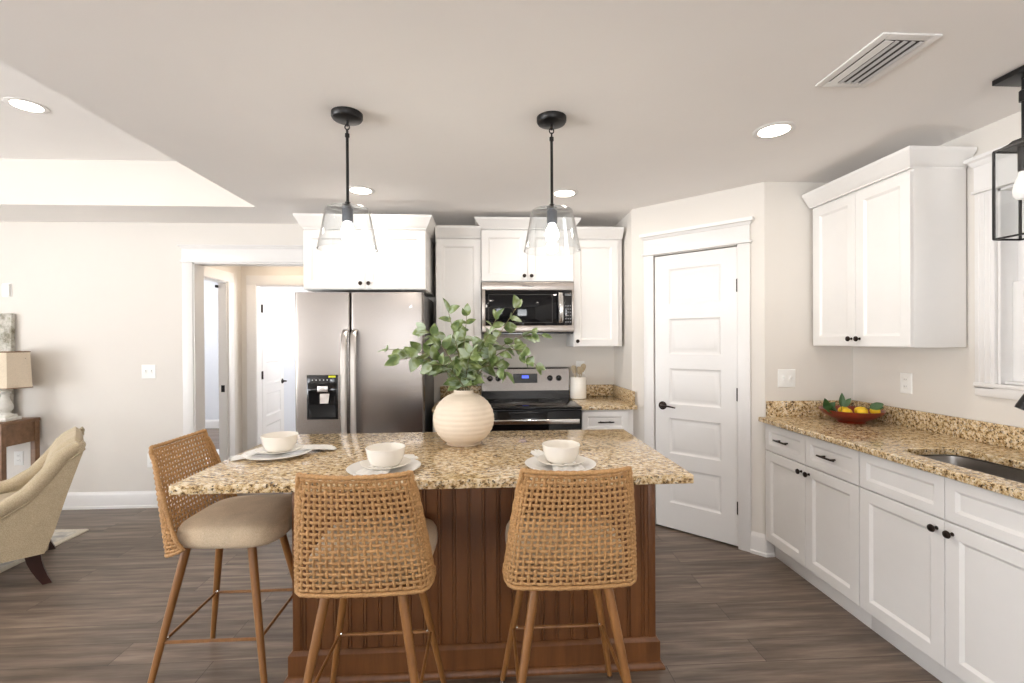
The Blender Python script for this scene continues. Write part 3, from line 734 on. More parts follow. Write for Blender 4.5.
# ------------------------------------------------------------------ range
rg = thing('range', 'stainless electric range with black glass cooktop', 'range', (.333, 3.8, 0))
q0, q1 = -.046, .712
obj('body', MB().box(q0, q1, 3.50, 4.10, .03, .895, .003), 'darkgrey', rg)
obj('cooktop', MB().box(q0, q1, 3.465, 4.03, .895, .912, .004), 'blackglass', rg)
_br = plain('grey_burner_print', (.12, .12, .12), .25)
for cx_, cy_, r_ in ((.13, 3.65, .10), (.53, 3.65, .085), (.13, 3.89, .075), (.53, 3.89, .10)):
    mb = MB(); mb.lathe([(r_, .9122), (r_, .9126), (r_ - .004, .9126), (r_ - .004, .9122)], 40, (cx_, cy_, 0), False, False)
    obj('burner_ring', mb, _br, rg)
mb = MB(); mb.rings([[(q0, 4.00, .912), (q1, 4.00, .912), (q1, 4.10, .912), (q0, 4.10, .912)], [(q0, 4.01, .98), (q1, 4.01, .98), (q1, 4.10, .98), (q0, 4.10, .98)]]); obj('backguard_base', mb, 'blackplastic', rg)
mb = MB(); mb.rings([[(q0, 4.005, .98), (q1, 4.005, .98), (q1, 4.10, .98), (q0, 4.10, .98)], [(q0, 4.03, 1.165), (q1, 4.03, 1.165), (q1, 4.10, 1.17), (q0, 4.10, 1.17)], [(q0, 4.04, 1.175), (q1, 4.04, 1.175), (q1, 4.10, 1.178), (q0, 4.10, 1.178)]])
bgd = obj('control_panel', mb, 'steel', rg)
yk = 4.016
for xk in (-.005 + .03, .095, .545, .622):
    k = MB(TR(xk, yk, 1.085) @ Matrix.Rotation(R(97), 4, 'X')); k.lathe([(.025, 0), (.023, .012), (.019, .024), (.016, .026)], 20); k.box(-.003, .003, -.018, .018, .024, .030)
    obj('control_knob', k, 'blackplastic', bgd)
mb = MB(); mb.rings([[(.225, 4.011, 1.045), (.435, 4.011, 1.045), (.435, 4.02, 1.045), (.225, 4.02, 1.045)], [(.225, 4.021, 1.125), (.435, 4.021, 1.125), (.435, 4.03, 1.125), (.225, 4.03, 1.125)]]); dsp2 = obj('display_panel', mb, 'blackplastic', bgd)
mb = MB(); mb.rings([[(.30, 4.0145, 1.085), (.36, 4.0145, 1.085), (.36, 4.018, 1.085), (.30, 4.018, 1.085)], [(.30, 4.018, 1.110), (.36, 4.018, 1.110), (.36, 4.022, 1.110), (.30, 4.022, 1.110)]]); obj('clock_display', mb, 'display', dsp2)
obj('oven_door', MB().box(q0 + .004, q1 - .004, 3.462, 3.50, .24, .885, .005), 'blackglass', rg)
obj('storage_drawer', MB().box(q0 + .004, q1 - .004, 3.466, 3.50, .05, .232, .004), 'steel', rg)
mb = MB(); mb.box(q0 + .03, q1 - .03, 3.405, 3.422, .795, .832, .005)
for x in (q0 + .06, q1 - .06): mb.box(x - .012, x + .012, 3.42, 3.464, .80, .828)
obj('oven_handle', mb, 'chrome', rg)

# ------------------------------------------------------------------ ceiling fittings
def lamp(name, loc, W, parent, kind='SPOT', radius=.05, col=WARM, size=150):
    l = bpy.data.lights.new(name, kind); l.energy = W; l.color = col
    if kind == 'SPOT': l.spot_size = R(size); l.spot_blend = .6
    if kind == 'AREA': l.shape = 'DISK'; l.size = radius * 2
    else: l.shadow_soft_size = radius
    o = bpy.data.objects.new(name, l); COL.objects.link(o); o.parent = parent
    o.location = Vector(loc) - accum(parent); return o
CAN = {}
def can(x, y, z, label, W=None, col=WARM):
    t = thing('recessed_light', label, 'recessed light', (x, y, z), 'recessed ceiling lights')
    mb = MB(); mb.lathe([(.066, z - .0005), (.070, z - .005), (.086, z - .006), (.094, z - .003), (.095, z - .0005)], 40, (x, y, 0), False, False)
    obj('trim_ring', mb, 'trim', t)
    mb = MB(); mb.lathe([(.068, z - .0045), (.03, z - .0042), (.004, z - .004)], 32, (x, y, 0), False, True); obj('lens', mb, 'lens', t)
    lamp('lamp', (x, y, z - .012), W or CAN_W, t, 'AREA', .062, col=col)
can(1.41, 2.21, H, 'round recessed ceiling light nearest the air vent and right cabinets')
can(-.85, 3.21, H, 'round recessed ceiling light in front of the refrigerator cabinet')
can(.545, 3.22, H, 'round recessed ceiling light in front of the microwave')
can(-2.63, 2.82, 2.78, 'round recessed ceiling light inside the raised tray ceiling', 2.0)
can(-.85, 1.0, H, 'round recessed ceiling light nearer the camera on the left, out of frame', 2.5)
can(.545, .6, H, 'round recessed ceiling light above the camera, out of frame', 2.5)
can(1.41, .2, H, 'round recessed ceiling light behind the camera near the right wall, out of frame', 2.5)
can(-2.63, .4, 2.78, 'second round recessed ceiling light inside the tray ceiling, out of frame', 2.0)
can(-4.6, 2.2, 2.78, 'far left round recessed ceiling light inside the tray ceiling, out of frame', 2.0)
can(-2.1, 4.75, H, 'round recessed ceiling light in the hallway beyond the cased opening', 3.5, (1, .78, .56))

vt = thing('ceiling_vent', 'white rectangular louvered air vent in the ceiling', 'air vent', (1.43, 1.645, H))
va, vb_, vc, vd = 1.325, 1.535, 1.485, 1.81
mb = MB(); fz = H - .004
for b_ in ((va, va + .03, vc, vd), (vb_ - .03, vb_, vc, vd), (va + .03, vb_ - .03, vc, vc + .03), (va + .03, vb_ - .03, vd - .03, vd)): mb.box(*b_, H - .007, H - .0005, .002)
obj('frame', mb, 'trim', vt)
obj('louver_gap_shade', MB().box(va + .028, vb_ - .028, vc + .028, vd - .028, H - .002, H - .0006), 'gapshade', vt)  # dark sheet paints the shade between the louvers
for k in range(5):
    x = va + (.050 + k * .0290); wd_ = .013 if k else .030
    mb = MB(); mb.rings([[(x - wd_ / 2, yy, H - .0085), (x + wd_ / 2, yy, H - .0105), (x + wd_ / 2, yy, H - .0090), (x - wd_ / 2, yy, H - .0070)] for yy in (vc + .031, vd - .031)])
    obj('louver', mb, 'trim' if k == 0 else 'ventblade', vt)

def pendant(x, y, label, tilt=0):
    t = thing('pendant_light', label, 'pendant light', (x, y, H), 'pendant lights above the island')
    t.location = (0, 0, 0)
    def P(name, mb, mat, par): return obj(name, mb, mat, par, world=False)
    mb = MB(); mb.lathe([(.068, 0), (.068, -.018), (.063, -.026), (.05, -.030), (.012, -.032)], 36); P('canopy', mb, 'black', t)
    mb = MB(); mb.tube([(0, 0, -.03), (0, 0, -.055)], .006, 8)
    for zc, ax in ((-.060, 0), (-.082, 1)):
        ring = [((.010 * math.cos(a_), 0, zc + .012 * math.sin(a_)) if ax == 0 else (0, .010 * math.cos(a_), zc + .012 * math.sin(a_))) for a_ in [2 * math.pi * i / 14 for i in range(15)]]
        mb.tube(ring, .0028, 6)
    P('chain_link', mb, 'black', t)
    mb = MB(); mb.tube([(0, 0, -.092), (0, 0, -.40)], .0065, 12); mb.lathe([(.0065, -.395), (.012, -.398), (.012, -.425), (.008, -.43)], 16); mb.lathe([(.0065, -.088), (.010, -.09), (.010, -.105), (.0065, -.108)], 12); P('rod', mb, 'black', t)
    mb = MB(); mb.lathe([(.010, -.425), (.024, -.428), (.024, -.485), (.021, -.488), (.016, -.486)], 24); P('socket', mb, plain('gunmetal_socket', (.09, .10, .12), .35, metal=.7), t)
    # glass shade with real wall thickness, open below
    mb = MB(); mb.lathe([(.016, -.424), (.085, -.424), (.094, -.428), (.098, -.440), (.131, -.612), (.128, -.612), (.095, -.441), (.091, -.431), (.083, -.427), (.016, -.427)], 48, cap0=False, cap1=False); P('glass_shade', mb, 'shadeglass', t)
    mb = MB(); mb.lathe([(.013, -.486), (.015, -.495), (.026, -.515), (.031, -.535), (.028, -.555), (.016, -.568), (.004, -.572)], 24); P('bulb', mb, 'bulb', t)
    lamp('lamp', (0, 0, -.60), BULB_W, t, 'POINT', .03, (1, .90, .80))
    t.location = (x, y, H - .0005); t.rotation_euler = (0, R(tilt), 0)
    return t
pendant(-.622, 2.13, 'clear glass cone pendant hung in front of the refrigerator cabinet', 0)
pendant(.302, 2.13, 'clear glass cone pendant hung in front of the microwave cabinet', 0)

# lantern pendant over the sink
lt = thing('lantern_pendant', 'black open box lantern pendant over the sink at right edge', 'pendant light', (2.075, 1.69, H))
lx, ly, hw = 2.072, 1.690, .056
mb = MB(); mb.box(lx - .06, lx + .06, ly - .06, ly + .06, H - .022, H - .0005, .003); obj('canopy', mb, 'black', lt)
mb = MB(); mb.tube([(lx, ly, H - .02), (lx, ly, 2.19)], .005, 10); mb.lathe([(.012, 2.33), (.012, 2.37), (.006, 2.375)], 12, (lx, ly, 0)); obj('stem', mb, 'black', lt)
mb = MB(); zt_, zb_ = 2.155, 1.808; r_ = .0035
for sx in (-1, 1):
    for sy in (-1, 1): mb.box(lx + sx * hw - r_, lx + sx * hw + r_, ly + sy * hw - r_, ly + sy * hw + r_, zb_, zt_)
for z in (zb_, zt_):
    for s_ in (-1, 1):
        mb.box(lx - hw, lx + hw, ly + s_ * hw - r_, ly + s_ * hw + r_, z - r_, z + r_); mb.box(lx + s_ * hw - r_, lx + s_ * hw + r_, ly - hw, ly + hw, z - r_, z + r_)
mb.rings([[(lx - a_, ly - a_, z), (lx + a_, ly - a_, z), (lx + a_, ly + a_, z), (lx - a_, ly + a_, z)] for a_, z in ((hw, zt_), (hw * .5, zt_ + .02), (.02, zt_ + .03))])
obj('frame', mb, 'black', lt)
mb = MB()
for s_ in (-1, 1):
    mb.box(lx - hw + r_, lx + hw - r_, ly + s_ * hw - .001, ly + s_ * hw + .001, zb_ + r_, zt_ - r_); mb.box(lx + s_ * hw - .001, lx + s_ * hw + .001, ly - hw + r_, ly + hw - r_, zb_ + r_, zt_ - r_)
obj('glass_panels', mb, 'glass', lt)
mb = MB(); mb.lathe([(.013, 2.06), (.015, 2.065), (.015, 2.165)], 16, (lx, ly, 0)); obj('socket', mb, 'black', lt)
mb = MB(); mb.lathe([(.003, 1.950), (.018, 1.955), (.028, 1.970), (.030, 1.990), (.024, 2.020), (.014, 2.045), (.012, 2.061)], 24, (lx, ly, 0)); obj('bulb', mb, 'softbulb', lt)

# ------------------------------------------------------------------ wall plates
def plate(name, label, cat, Mx, w_, h_, kind):
    t = thing(name, label, cat, Mx @ Vector((0, 0, -h_ / 2)))
    mb = MB(Mx); mb.panel(-w_ / 2, w_ / 2, -h_ / 2, h_ / 2, [(0, .0055), (0, .003), (.004, 0)], y=-.0057); obj('cover_plate', mb, 'plate', t)
    if kind.startswith('switch'):
        n = int(kind[-1])
        for k in range(n):
            x = (k - (n - 1) / 2) * .046
            mb = MB(Mx); mb.box(x - .012, x + .012, -.007, -.005, -.02, .02, .001); mb.box(x - .004, x + .004, -.016, -.006, -.002, .012, .001); obj('toggle', mb, 'plate', t)
    elif kind == 'outlet':
        for z in (-.02, .02):
            mb = MB(Mx); mb.box(-.016, .016, -.008, -.005, z - .014, z + .014, .003); s_ = obj('socket_face', mb, 'plate', t)
            mb = MB(Mx)
            for x in (-.006, .006): mb.box(x - .001, x + .001, -.0085, -.0078, z - .003, z + .006)
            obj('slot', mb, 'gapshade', s_)
    elif kind == 'box':
        mb = MB(Mx); mb.box(-w_ / 2 + .008, w_ / 2 - .008, -.018, -.005, -h_ / 2 + .008, h_ / 2 - .008, .003); obj('cover', mb, 'plate', t)
plate('light_switch', 'white double light switch plate on the wall left of the hall opening', 'light switch', TR(-2.897, WY, 1.164), .118, .118, 'switch2')
plate('wall_outlet', 'white outlet low on the back wall behind the left stool', 'outlet', TR(-2.878, WY, .40), .075, .118, 'outlet')
plate('wall_outlet', 'white outlet low on the back wall under the console table', 'outlet', TR(-3.96, WY, .44), .075, .118, 'outlet')
plate('wall_thermostat', 'small white control box high on the wall above the console table', 'thermostat', TR(-4.04, WY, 1.86), .075, .115, 'box')
plate('light_switch', 'white double light switch plate beside the right wall cabinet and pantry', 'light switch', TR(1.955, 2.94, 1.158), .118, .118, 'switch2')
plate('wall_outlet', 'white outlet on the right wall under the wall cabinet', 'outlet', TR(2.41, 2.55, 1.158, -90), .075, .118, 'outlet')
plate('wall_outlet', 'white outlet above the countertop behind the utensil crock', 'outlet', TR(.84, WY, 1.165), .075, .118, 'outlet')

# ------------------------------------------------------------------ bar stools
def shell_pt(u, v):
    """u -1..1 around the back, v 0 bottom..1 top; stool faces +y, centre at 0,0"""
    z = .597 + .402 * v + .008 * v * min(1, abs(u) / .8) ** 2
    rear = -.170 - .078 * v ** 1.1
    half = .225 - .050 * v ** 1.3
    tipy = -.075 - .150 * v ** .85
    au = abs(u)
    # plan: gently curved back, rounded corner, wing forward
    L1 = half * .86                       # nearly flat part
    fu = au ** 1.0
    s_ = fu * 1.0
    k = .62
    if s_ < k:
        x = s_ / k * L1 * .98; y = rear + .012 * (s_ / k) ** 2
        x = x
    else:
        t = (s_ - k) / (1 - k)
        p0 = Vector((L1 * .98, rear + .012)); p1 = Vector((half * 1.02, rear + .024)); p2 = Vector((half, tipy))
        q = p0.lerp(p1, t).lerp(p1.lerp(p2, t), t)
        x, y = q.x, q.y
    zz = z
    if v > .9: zz -= (v - .9) * 10 * .028 * max(0, (au - .80) / .20) ** 2
    if v < .15: zz += (.15 - v) / .15 * .03 * max(0, (au - .6) / .4) ** 2
    return Vector((math.copysign(x, u), y, zz))
def shell_n(u, v):
    e_ = .01; a_ = shell_pt(min(1, u + e_), v) - shell_pt(max(-1, u - e_), v); b_ = shell_pt(u, min(1, v + e_)) - shell_pt(u, max(0, v - e_))
    return a_.cross(b_).normalized()
def strand(mb, uv, off, wt, wn, n=6):
    P = [shell_pt(u, v) + shell_n(u, v) * o for (u, v), o in zip(uv, off)]; loops = []
    for i, p in enumerate(P):
        t = (P[min(i + 1, len(P) - 1)] - P[max(i - 1, 0)]).normalized(); nn = shell_n(*uv[i]); nn = (nn - t * nn.dot(t)).normalized(); b = t.cross(nn)
        loops.append([tuple(p + b * wt * math.cos(2 * math.pi * k / n) + nn * wn * math.sin(2 * math.pi * k / n)) for k in range(n)])
    mb.rings(loops)
def make_stool():
    t = thing('bar_stool', 'x', 'bar stool', (0, 0, 0), 'woven bar stools around the island')
    mb = MB(); NR, NC = 20, 29; amp = .0030
    cu = [-.985 + 1.97 * (j / (NC - 1)) for j in range(NC)]; rv = [.035 + .93 * i / (NR - 1) for i in range(NR)]
    for i, v in enumerate(rv):
        uv, off = [], []
        for j in range(NC):
            uv.append((cu[j], v)); off.append(amp * (1 if (i + j) % 2 else -1))
            if j < NC - 1: uv.append(((cu[j] + cu[j + 1]) / 2, v)); off.append(0)
        strand(mb, uv, off, .0055, .0038)
    for j, u in enumerate(cu):
        uv, off = [], []
        for i in range(NR):
            uv.append((u, rv[i])); off.append(-amp * (1 if (i + j) % 2 else -1))
            if i < NR - 1: uv.append((u, (rv[i] + rv[i + 1]) / 2)); off.append(0)
        strand(mb, uv, off, .0049, .0036)
    obj('woven_backrest', mb, 'rope', t, world=False, smooth=60)
    # wrapped rim
    mb = MB(); pts = []
    for k in range(41): pts.append(shell_pt(-1 + 2 * k / 40, 1.0))
    for k in range(1, 16): pts.append(shell_pt(1, 1 - k / 16))
    for k in range(41): pts.append(shell_pt(1 - 2 * k / 40, 0.0))
    for k in range(1, 16): pts.append(shell_pt(-1, k / 16))
    pts.append(pts[0]); 
    rr = [.0078 + .0010 * (1 if k % 2 else -1) for k in range(len(pts))]
    mb.tube(pts, rr, 8); obj('rim', mb, 'rope', t, world=False, smooth=60)
    # cushion
    def sq(a_, b_, p=4.0, n=44, z=0, cy=.045):
        out = []
        for i in range(n):
            th = 2 * math.pi * i / n; c_, s_ = math.cos(th), math.sin(th)
            xx = a_ * math.copysign(abs(c_) ** (2 / p), c_); yy = b_ * math.copysign(abs(s_) ** (2 / p), s_)
            xx *= 1 + .04 * (yy / b_)
            out.append((xx, yy + cy, z))
        return out
    mb = MB(); lo = []
    for s_, z in ((.90, .616), (.97, .620), (1.0, .634), (1.003, .655), (.99, .676), (.955, .690), (.86, .700), (.6, .706), (.3, .708), (.05, .709)): lo.append(sq(.212 * s_, .208 * s_, z=z))
    mb.rings(lo); obj('seat_cushion', mb, 'linen', t, world=False, smooth=60)
    mb = MB(); mb.rings([sq(.16, .13, z=.600, cy=.02), sq(.175, .15, z=.617, cy=.02)]); obj('seat_base', mb, 'darkwood', t, world=False)
    for sx in (-1, 1):
        for sy in (-1, 1):
            a_ = Vector((sx * .120, sy * .125, .606)); b_ = Vector((sx * .225, sy * .228, .012))
            mb = MB(); mb.tube([a_, a_.lerp(b_, .3), a_.lerp(b_, .7), b_], [.0165, .0155, .013, .0105], 12)
            lg = obj('leg', mb, 'legwood', t, world=False)
            mb = MB(); d_ = (b_ - a_).normalized(); mb.tube([b_ + d_ * .0, (b_.x + d_.x * .01, b_.y + d_.y * .01, .0)], [.011, .012], 12); obj('foot_glide', mb, 'chrome', lg, world=False)
    zf = .25; g = (.6 - zf) / .588; hx_ = .120 + .105 * g - .002; hy_ = .125 + .103 * g - .002
    cs = [(-hx_, -hy_), (hx_, -hy_), (hx_, hy_), (-hx_, hy_)]
    for k in range(4):
        p, q = cs[k], cs[(k + 1) % 4]
        mb = MB(); mb.tube([(*p, zf), (*q, zf)], .0065, 10); st = obj('footrest_bar', mb, 'legwood', t, world=False)
        mb = MB(); n_ = Vector((p[0] + .0, p[1], zf)); mb.sphere((p[0] * .93, p[1] * .93, zf + .012), .004, 8); obj('bolt', mb, 'chrome', st, world=False)
    return t
st0 = make_stool()
st0.location = (-.412, 1.695, 0); st0['label'] = 'woven bar stool seen from behind, below the left pendant, middle of the three'
dup(st0, (.282, 1.695, 0), 0, 'woven bar stool seen from behind, nearest the pantry door end of island')
dup(st0, (-1.082, 2.055, 0), R(-90), 'woven bar stool at the left end of the island, seen from the side')

# ------------------------------------------------------------------ place settings
def fan_cloth(pts, th=.004):
    mb = MB(); return mb
def setting(x, y, where, big):
    z = IT + .0006
    mb = MB(); mb.lathe([(.055, z + .001), (.085, z), (.10, z + .004), (.134, z + .014), (.136, z + .017), (.132, z + .0175), (.100, z + .009), (.085, z + .006), (.01, z + .006)], 48, (x, y, 0))
    tag(obj('dinner_plate', mb, 'platec'), 'large white dinner plate ' + where, 'plate', 'dinner plates on the island')
    z2 = z + .016
    sx, sy = x + .004, y + .006
    mb = MB(); mb.lathe([(.045, z2), (.055, z2 + .001), (.090, z2 + .011), (.093, z2 + .014), (.089, z2 + .0145), (.056, z2 + .006), (.01, z2 + .006)], 48, (sx, sy, 0))
    tag(obj('salad_plate', mb, 'ceramic'), 'small white plate under the bowl ' + where, 'plate', 'small plates on the island')
    z3 = z2 + .0066
    mb = MB(); mb.lathe([(.044, z3), (.050, z3), (.059, z3 + .010), (.067, z3 + .030), (.0715, z3 + .056), (.0735, z3 + .064), (.072, z3 + .0655), (.069, z3 + .056), (.063, z3 + .030), (.054, z3 + .012), (.01, z3 + .008)], 48, (sx, sy, 0))
    tag(obj('bowl', mb, 'ceramic'), 'white ceramic bowl ' + where, 'bowl', 'bowls on the island')
def cloth(path, half, label, lift=0.0, frill=.0, seed=1):
    """folded cloth strip following path (x,y,z, halfwidth) with soft creases"""
    rnd = random.Random(seed); mb = MB(); nu = 14; rows = []; pts = [Vector(p) for p in path]
    dense = []
    for a_, b_ in zip(pts, pts[1:]):
        for k in range(6): dense.append(a_.lerp(b_, k / 6))
    dense.append(pts[-1])
    hs = []
    for a_, b_ in zip(half, half[1:]):
        for k in range(6): hs.append(a_ + (b_ - a_) * k / 6)
    hs.append(half[-1])
    top, bot = [], []
    for i, p in enumerate(dense):
        t = (dense[min(i + 1, len(dense) - 1)] - dense[max(i - 1, 0)]); t.z = 0; t.normalize(); nrm = Vector((-t.y, t.x, 0)); row = []; rb = []
        for j in range(nu + 1):
            w_ = (j / nu * 2 - 1); cre = .0035 * math.sin(w_ * 9 + i * .25) + .002 * math.sin(w_ * 17 - i * .5)
            end = frill * rnd.uniform(-1, 1) if i in (0, len(dense) - 1) else 0
            q = p + nrm * w_ * hs[i] + t * end; hh = .0055 * (1 - w_ ** 4)
            row.append((q.x, q.y, q.z + .0035 + hh + cre * (1 - w_ * w_))); rb.append((q.x, q.y, q.z + .0005))
        rows.append(row + list(reversed(rb)))
    mb.rings(rows)
    return tag(obj('napkin', mb, 'napkin', smooth=70), label, 'napkin', 'white cloth napkins on the island')
S = [(-.895, 2.04, 'at the left end of the island'), (-.388, 1.77, 'in front of the stool below the left pendant'), (.278, 1.77, 'nearest the right end of the island')]
for k, (x, y, wh) in enumerate(S): setting(x, y, wh, k == 0)
zc = IT + .0185
cloth([(-1.055, 1.975, IT + .001), (-1.01, 2.00, IT + .006), (-.985, 2.02, zc), (-.93, 2.04, zc), (-.86, 2.06, zc), (-.80, 2.09, zc), (-.74, 2.12, IT + .012), (-.70, 2.145, IT + .003)], [.028, .030, .034, .030, .028, .034, .038, .044], 'white napkin trailing off both sides of the left end plate', frill=.012, seed=3)
cloth([(-.42, 1.67, IT + .001), (-.415, 1.70, zc - .006), (-.40, 1.74, zc), (-.385, 1.79, zc), (-.36, 1.84, zc), (-.33, 1.88, zc), (-.30, 1.905, zc - .004)], [.062, .06, .05, .035, .03, .03, .03], 'white napkin under the bowl below the left pendant', frill=.004, seed=4)
cloth([(.30, 1.67, IT + .001), (.297, 1.70, zc - .006), (.29, 1.74, zc), (.275, 1.79, zc), (.25, 1.84, zc), (.215, 1.885, zc), (.195, 1.915, zc + .006)], [.062, .06, .05, .035, .03, .03, .025], 'white napkin under the right end bowl', frill=.004, seed=5)

# ------------------------------------------------------------------ vase and eucalyptus
VX, VY = -.112, 2.21
mb = MB(); prof = [(.075, 0), (.082, .002)]
nv = 60
for k in range(nv + 1):
    a_ = -1.12 + (1.12 + 1.22) * k / nv
    r_ = .1435 * math.cos(a_) ** .92 if math.cos(a_) > 0 else 0; z_ = .118 + .118 * math.sin(a_) / math.sin(1.22)
    prof.append((max(r_, .046) + .0011 * math.cos(k / nv * math.pi * 26), z_))
prof += [(.047, .240), (.046, .252), (.043, .254), (.039, .250), (.040, .238), (.06, .22), (.10, .19), (.13, .12), (.1, .03), (.02, .012)]
prof = [(r_, z_) for i, (r_, z_) in enumerate(prof) if not (i > 1 and z_ < .002 and r_ < .08 and i < 6)]
mb.lathe([(r_, z_ + IT + .0006) for r_, z_ in prof], 56, (VX, VY, 0)); tag(obj('vase', mb, 'vase', smooth=60), 'round ribbed cream ceramic vase in the middle of the island', 'vase')
def leaf(mb, base, d, nrm, L, W_):
    d = d.normalized(); side = d.cross(nrm).normalized(); nrm = side.cross(d).normalized(); n = 8; rows = []
    for i in range(n + 1):
        t = i / n; w_ = W_ * math.sin(math.pi * min(1, t ** .75)) ** .8 if 0 < t < 1 else .0006
        cpos = base + d * (L * t) - nrm * (L * .18 * t * t)
        rows.append([cpos - side * w_ + nrm * w_ * .25, cpos - side * w_ * .5 + nrm * w_ * .08, cpos, cpos + side * w_ * .5 + nrm * w_ * .08, cpos + side * w_ + nrm * w_ * .25])
    vs = [[mb.v(p) for p in r_] for r_ in rows]
    for a_, b_ in zip(vs, vs[1:]):
        for j in range(4): mb.f([a_[j], a_[j + 1], b_[j + 1], b_[j]])
STEMS = [  # tip, control offset, label
    ((-.475, 2.22, 1.375), (-.25, 2.26, 1.40), 'eucalyptus stem reaching farthest left out of the vase', 9),
    ((-.40, 2.12, 1.33), (-.24, 2.2, 1.38), 'low eucalyptus stem leaning left just under the farthest left one', 9),
    ((-.305, 2.30, 1.475), (-.19, 2.29, 1.40), 'eucalyptus stem rising up to the left in front of the refrigerator edge', 11),
    ((-.185, 2.25, 1.56), (-.15, 2.27, 1.40), 'upright eucalyptus stem, left one of the tallest central pair', 8),
    ((-.100, 2.33, 1.545), (-.11, 2.30, 1.40), 'upright eucalyptus stem, right one of the tallest central pair', 8),
    ((.150, 2.26, 1.585), (.0, 2.27, 1.36), 'eucalyptus stem rising to the microwave door, tallest on the right', 9),
    ((.045, 2.20, 1.52), (-.03, 2.24, 1.38), 'eucalyptus stem ending below the microwave left corner', 9),
    ((.275, 2.28, 1.44), (.08, 2.28, 1.47), 'eucalyptus stem reaching farthest right out of the vase', 9),
    ((.235, 2.18, 1.29), (.10, 2.22, 1.50), 'eucalyptus stem drooping to the right over the range knobs', 9),
    ((.085, 2.15, 1.27), (.0, 2.2, 1.36), 'short low eucalyptus stem on the right of the vase mouth', 9),
    ((-.255, 2.14, 1.30), (-.19, 2.2, 1.34), 'short low eucalyptus stem on the left of the vase mouth', 10),
    ((-.07, 2.12, 1.36), (-.10, 2.18, 1.30), 'short eucalyptus stem leaning toward the stools', 11),
    ((-.16, 2.40, 1.42), (-.13, 2.34, 1.30), 'short eucalyptus stem leaning toward the kitchen wall', 11),
    ((-.01, 2.38, 1.42), (-.07, 2.33, 1.32), 'mid-height eucalyptus stem at back right of the vase', 11),
]
for k, (tip, ctl, lab, nl) in enumerate(STEMS):
    rnd = random.Random(100 + k)
    ph = 2.4 * k; b0_ = Vector((VX + .024 * math.cos(ph), VY + .024 * math.sin(ph), IT + .10)); b1_ = Vector((VX + .028 * math.cos(ph), VY + .028 * math.sin(ph), IT + .255))
    tip = Vector(tip); ctl = Vector(ctl)
    def bz(t): return b1_.lerp(ctl, t).lerp(ctl.lerp(tip, t), t)
    pts = [b0_] + [bz(i / 12) for i in range(13)]
    mb = MB(); mb.tube(pts, [.0026] * 3 + [.0026 - .0015 * i / 11 for i in range(11)], 6)
    root = tag(obj('eucalyptus_stem', mb, 'stem', smooth=60), lab, 'plant stem', 'eucalyptus stems in the vase')
    mb = MB()
    for i in range(nl):
        t = .08 + .90 * i / (nl - 1); p = bz(t); tn = (bz(min(1, t + .02)) - bz(t - .02)).normalized()
        for s_ in ((-1, 1) if i % 2 == 0 or t > .5 else (1,)):
            if i == nl - 1 and s_ == -1: dd = tn
            else:
                az = rnd.uniform(0, 6.28); sd = Vector((math.cos(az), math.sin(az) * .7, math.sin(az * 1.7) * .5)); sd = (sd - tn * sd.dot(tn)).normalized()
                dd = (tn * rnd.uniform(.3, .9) + sd * s_).normalized()
            nn = Vector((rnd.uniform(-.6, .6), rnd.uniform(-1, -.1), rnd.uniform(.1, 1))).normalized()
            L_ = rnd.uniform(.060, .088) * (1.0 if t < .85 else .85)
            leaf(mb, p, dd, nn, L_, L_ * rnd.uniform(.27, .36))
    obj('leaves', mb, 'leaf', root, smooth=80)

# ------------------------------------------------------------------ utensil crock
CX, CY = .785, 3.98
mb = MB(); z = .9106
mb.lathe([(.060, z), (.068, z + .003), (.070, z + .012), (.070, z + .182), (.068, z + .186), (.064, z + .184), (.064, z + .012), (.01, z + .008)], 40, (CX, CY, 0))
tag(obj('utensil_crock', mb, 'ceramic'), 'white cylindrical crock on the counter right of the range', 'crock')
for k, (ax, ay, tx, ty, hh, lab, kind) in enumerate(((.03, .0, .050, -.01, .30, 'pale wooden spoon leaning right in the white crock', 's'), (-.03, .01, -.045, .0, .285, 'pale wooden spoon leaning left in the white crock', 's'), (.0, -.02, .012, -.025, .275, 'pale wooden spatula upright in the middle of the white crock', 'p'))):
    a_ = Vector((CX - tx * .4, CY - ty * .4, z + .012)); b_ = Vector((CX + tx, CY + ty, z + hh)); d_ = (b_ - a_)
    mb = MB(); mb.tube([a_, a_.lerp(b_, .75)], [.006, .005], 8)
    p = a_.lerp(b_, .75)
    if kind == 's': mb.tube([p, p + d_ * .06, p + d_ * .14, p + d_ * .21, p + d_ * .25], [.004, .006, .008, .007, .002], 12, flat=3.0)
    else: mb.tube([p, p + d_ * .04, p + d_ * .08, p + d_ * .24, p + d_ * .25], [.003, .005, .006, .0065, .004], 12, flat=4.0)
    tag(obj('wooden_utensil', mb, 'utensil', smooth=60), lab, 'utensil', 'utensils in the crock')

# ------------------------------------------------------------------ fruit bowl
BX, BY = 2.200, 2.700; z = .9106
mb = MB(); mb.lathe([(.070, z), (.072, z + .010), (.080, z + .016), (.112, z + .030), (.148, z + .052), (.163, z + .072), (.166, z + .078), (.161, z + .078), (.143, z + .060), (.11, z + .040), (.01, z + .030)], 56, (BX, BY, 0))
tag(obj('fruit_bowl', mb, 'redbowl', smooth=50), 'wide red-brown wooden bowl in the corner of the right countertop', 'bowl')
def lemon(x, y, z, r, ang_, lab):
    r *= .88
    Mx = TR(x, y, z - .008, ang_); mb = MB(Mx); lo = []
    for k in range(1, 14):
        t = math.pi * k / 14; rr = r * math.sin(t) ** .85; xx = -r * 1.35 * math.cos(t)
        lo.append([(xx, rr * math.cos(2 * math.pi * i / 20), rr * math.sin(2 * math.pi * i / 20)) for i in range(20)])
    mb.rings(lo); tag(obj('lemon', mb, 'lemon', smooth=80), lab, 'lemon', 'lemons in the red-brown bowl')
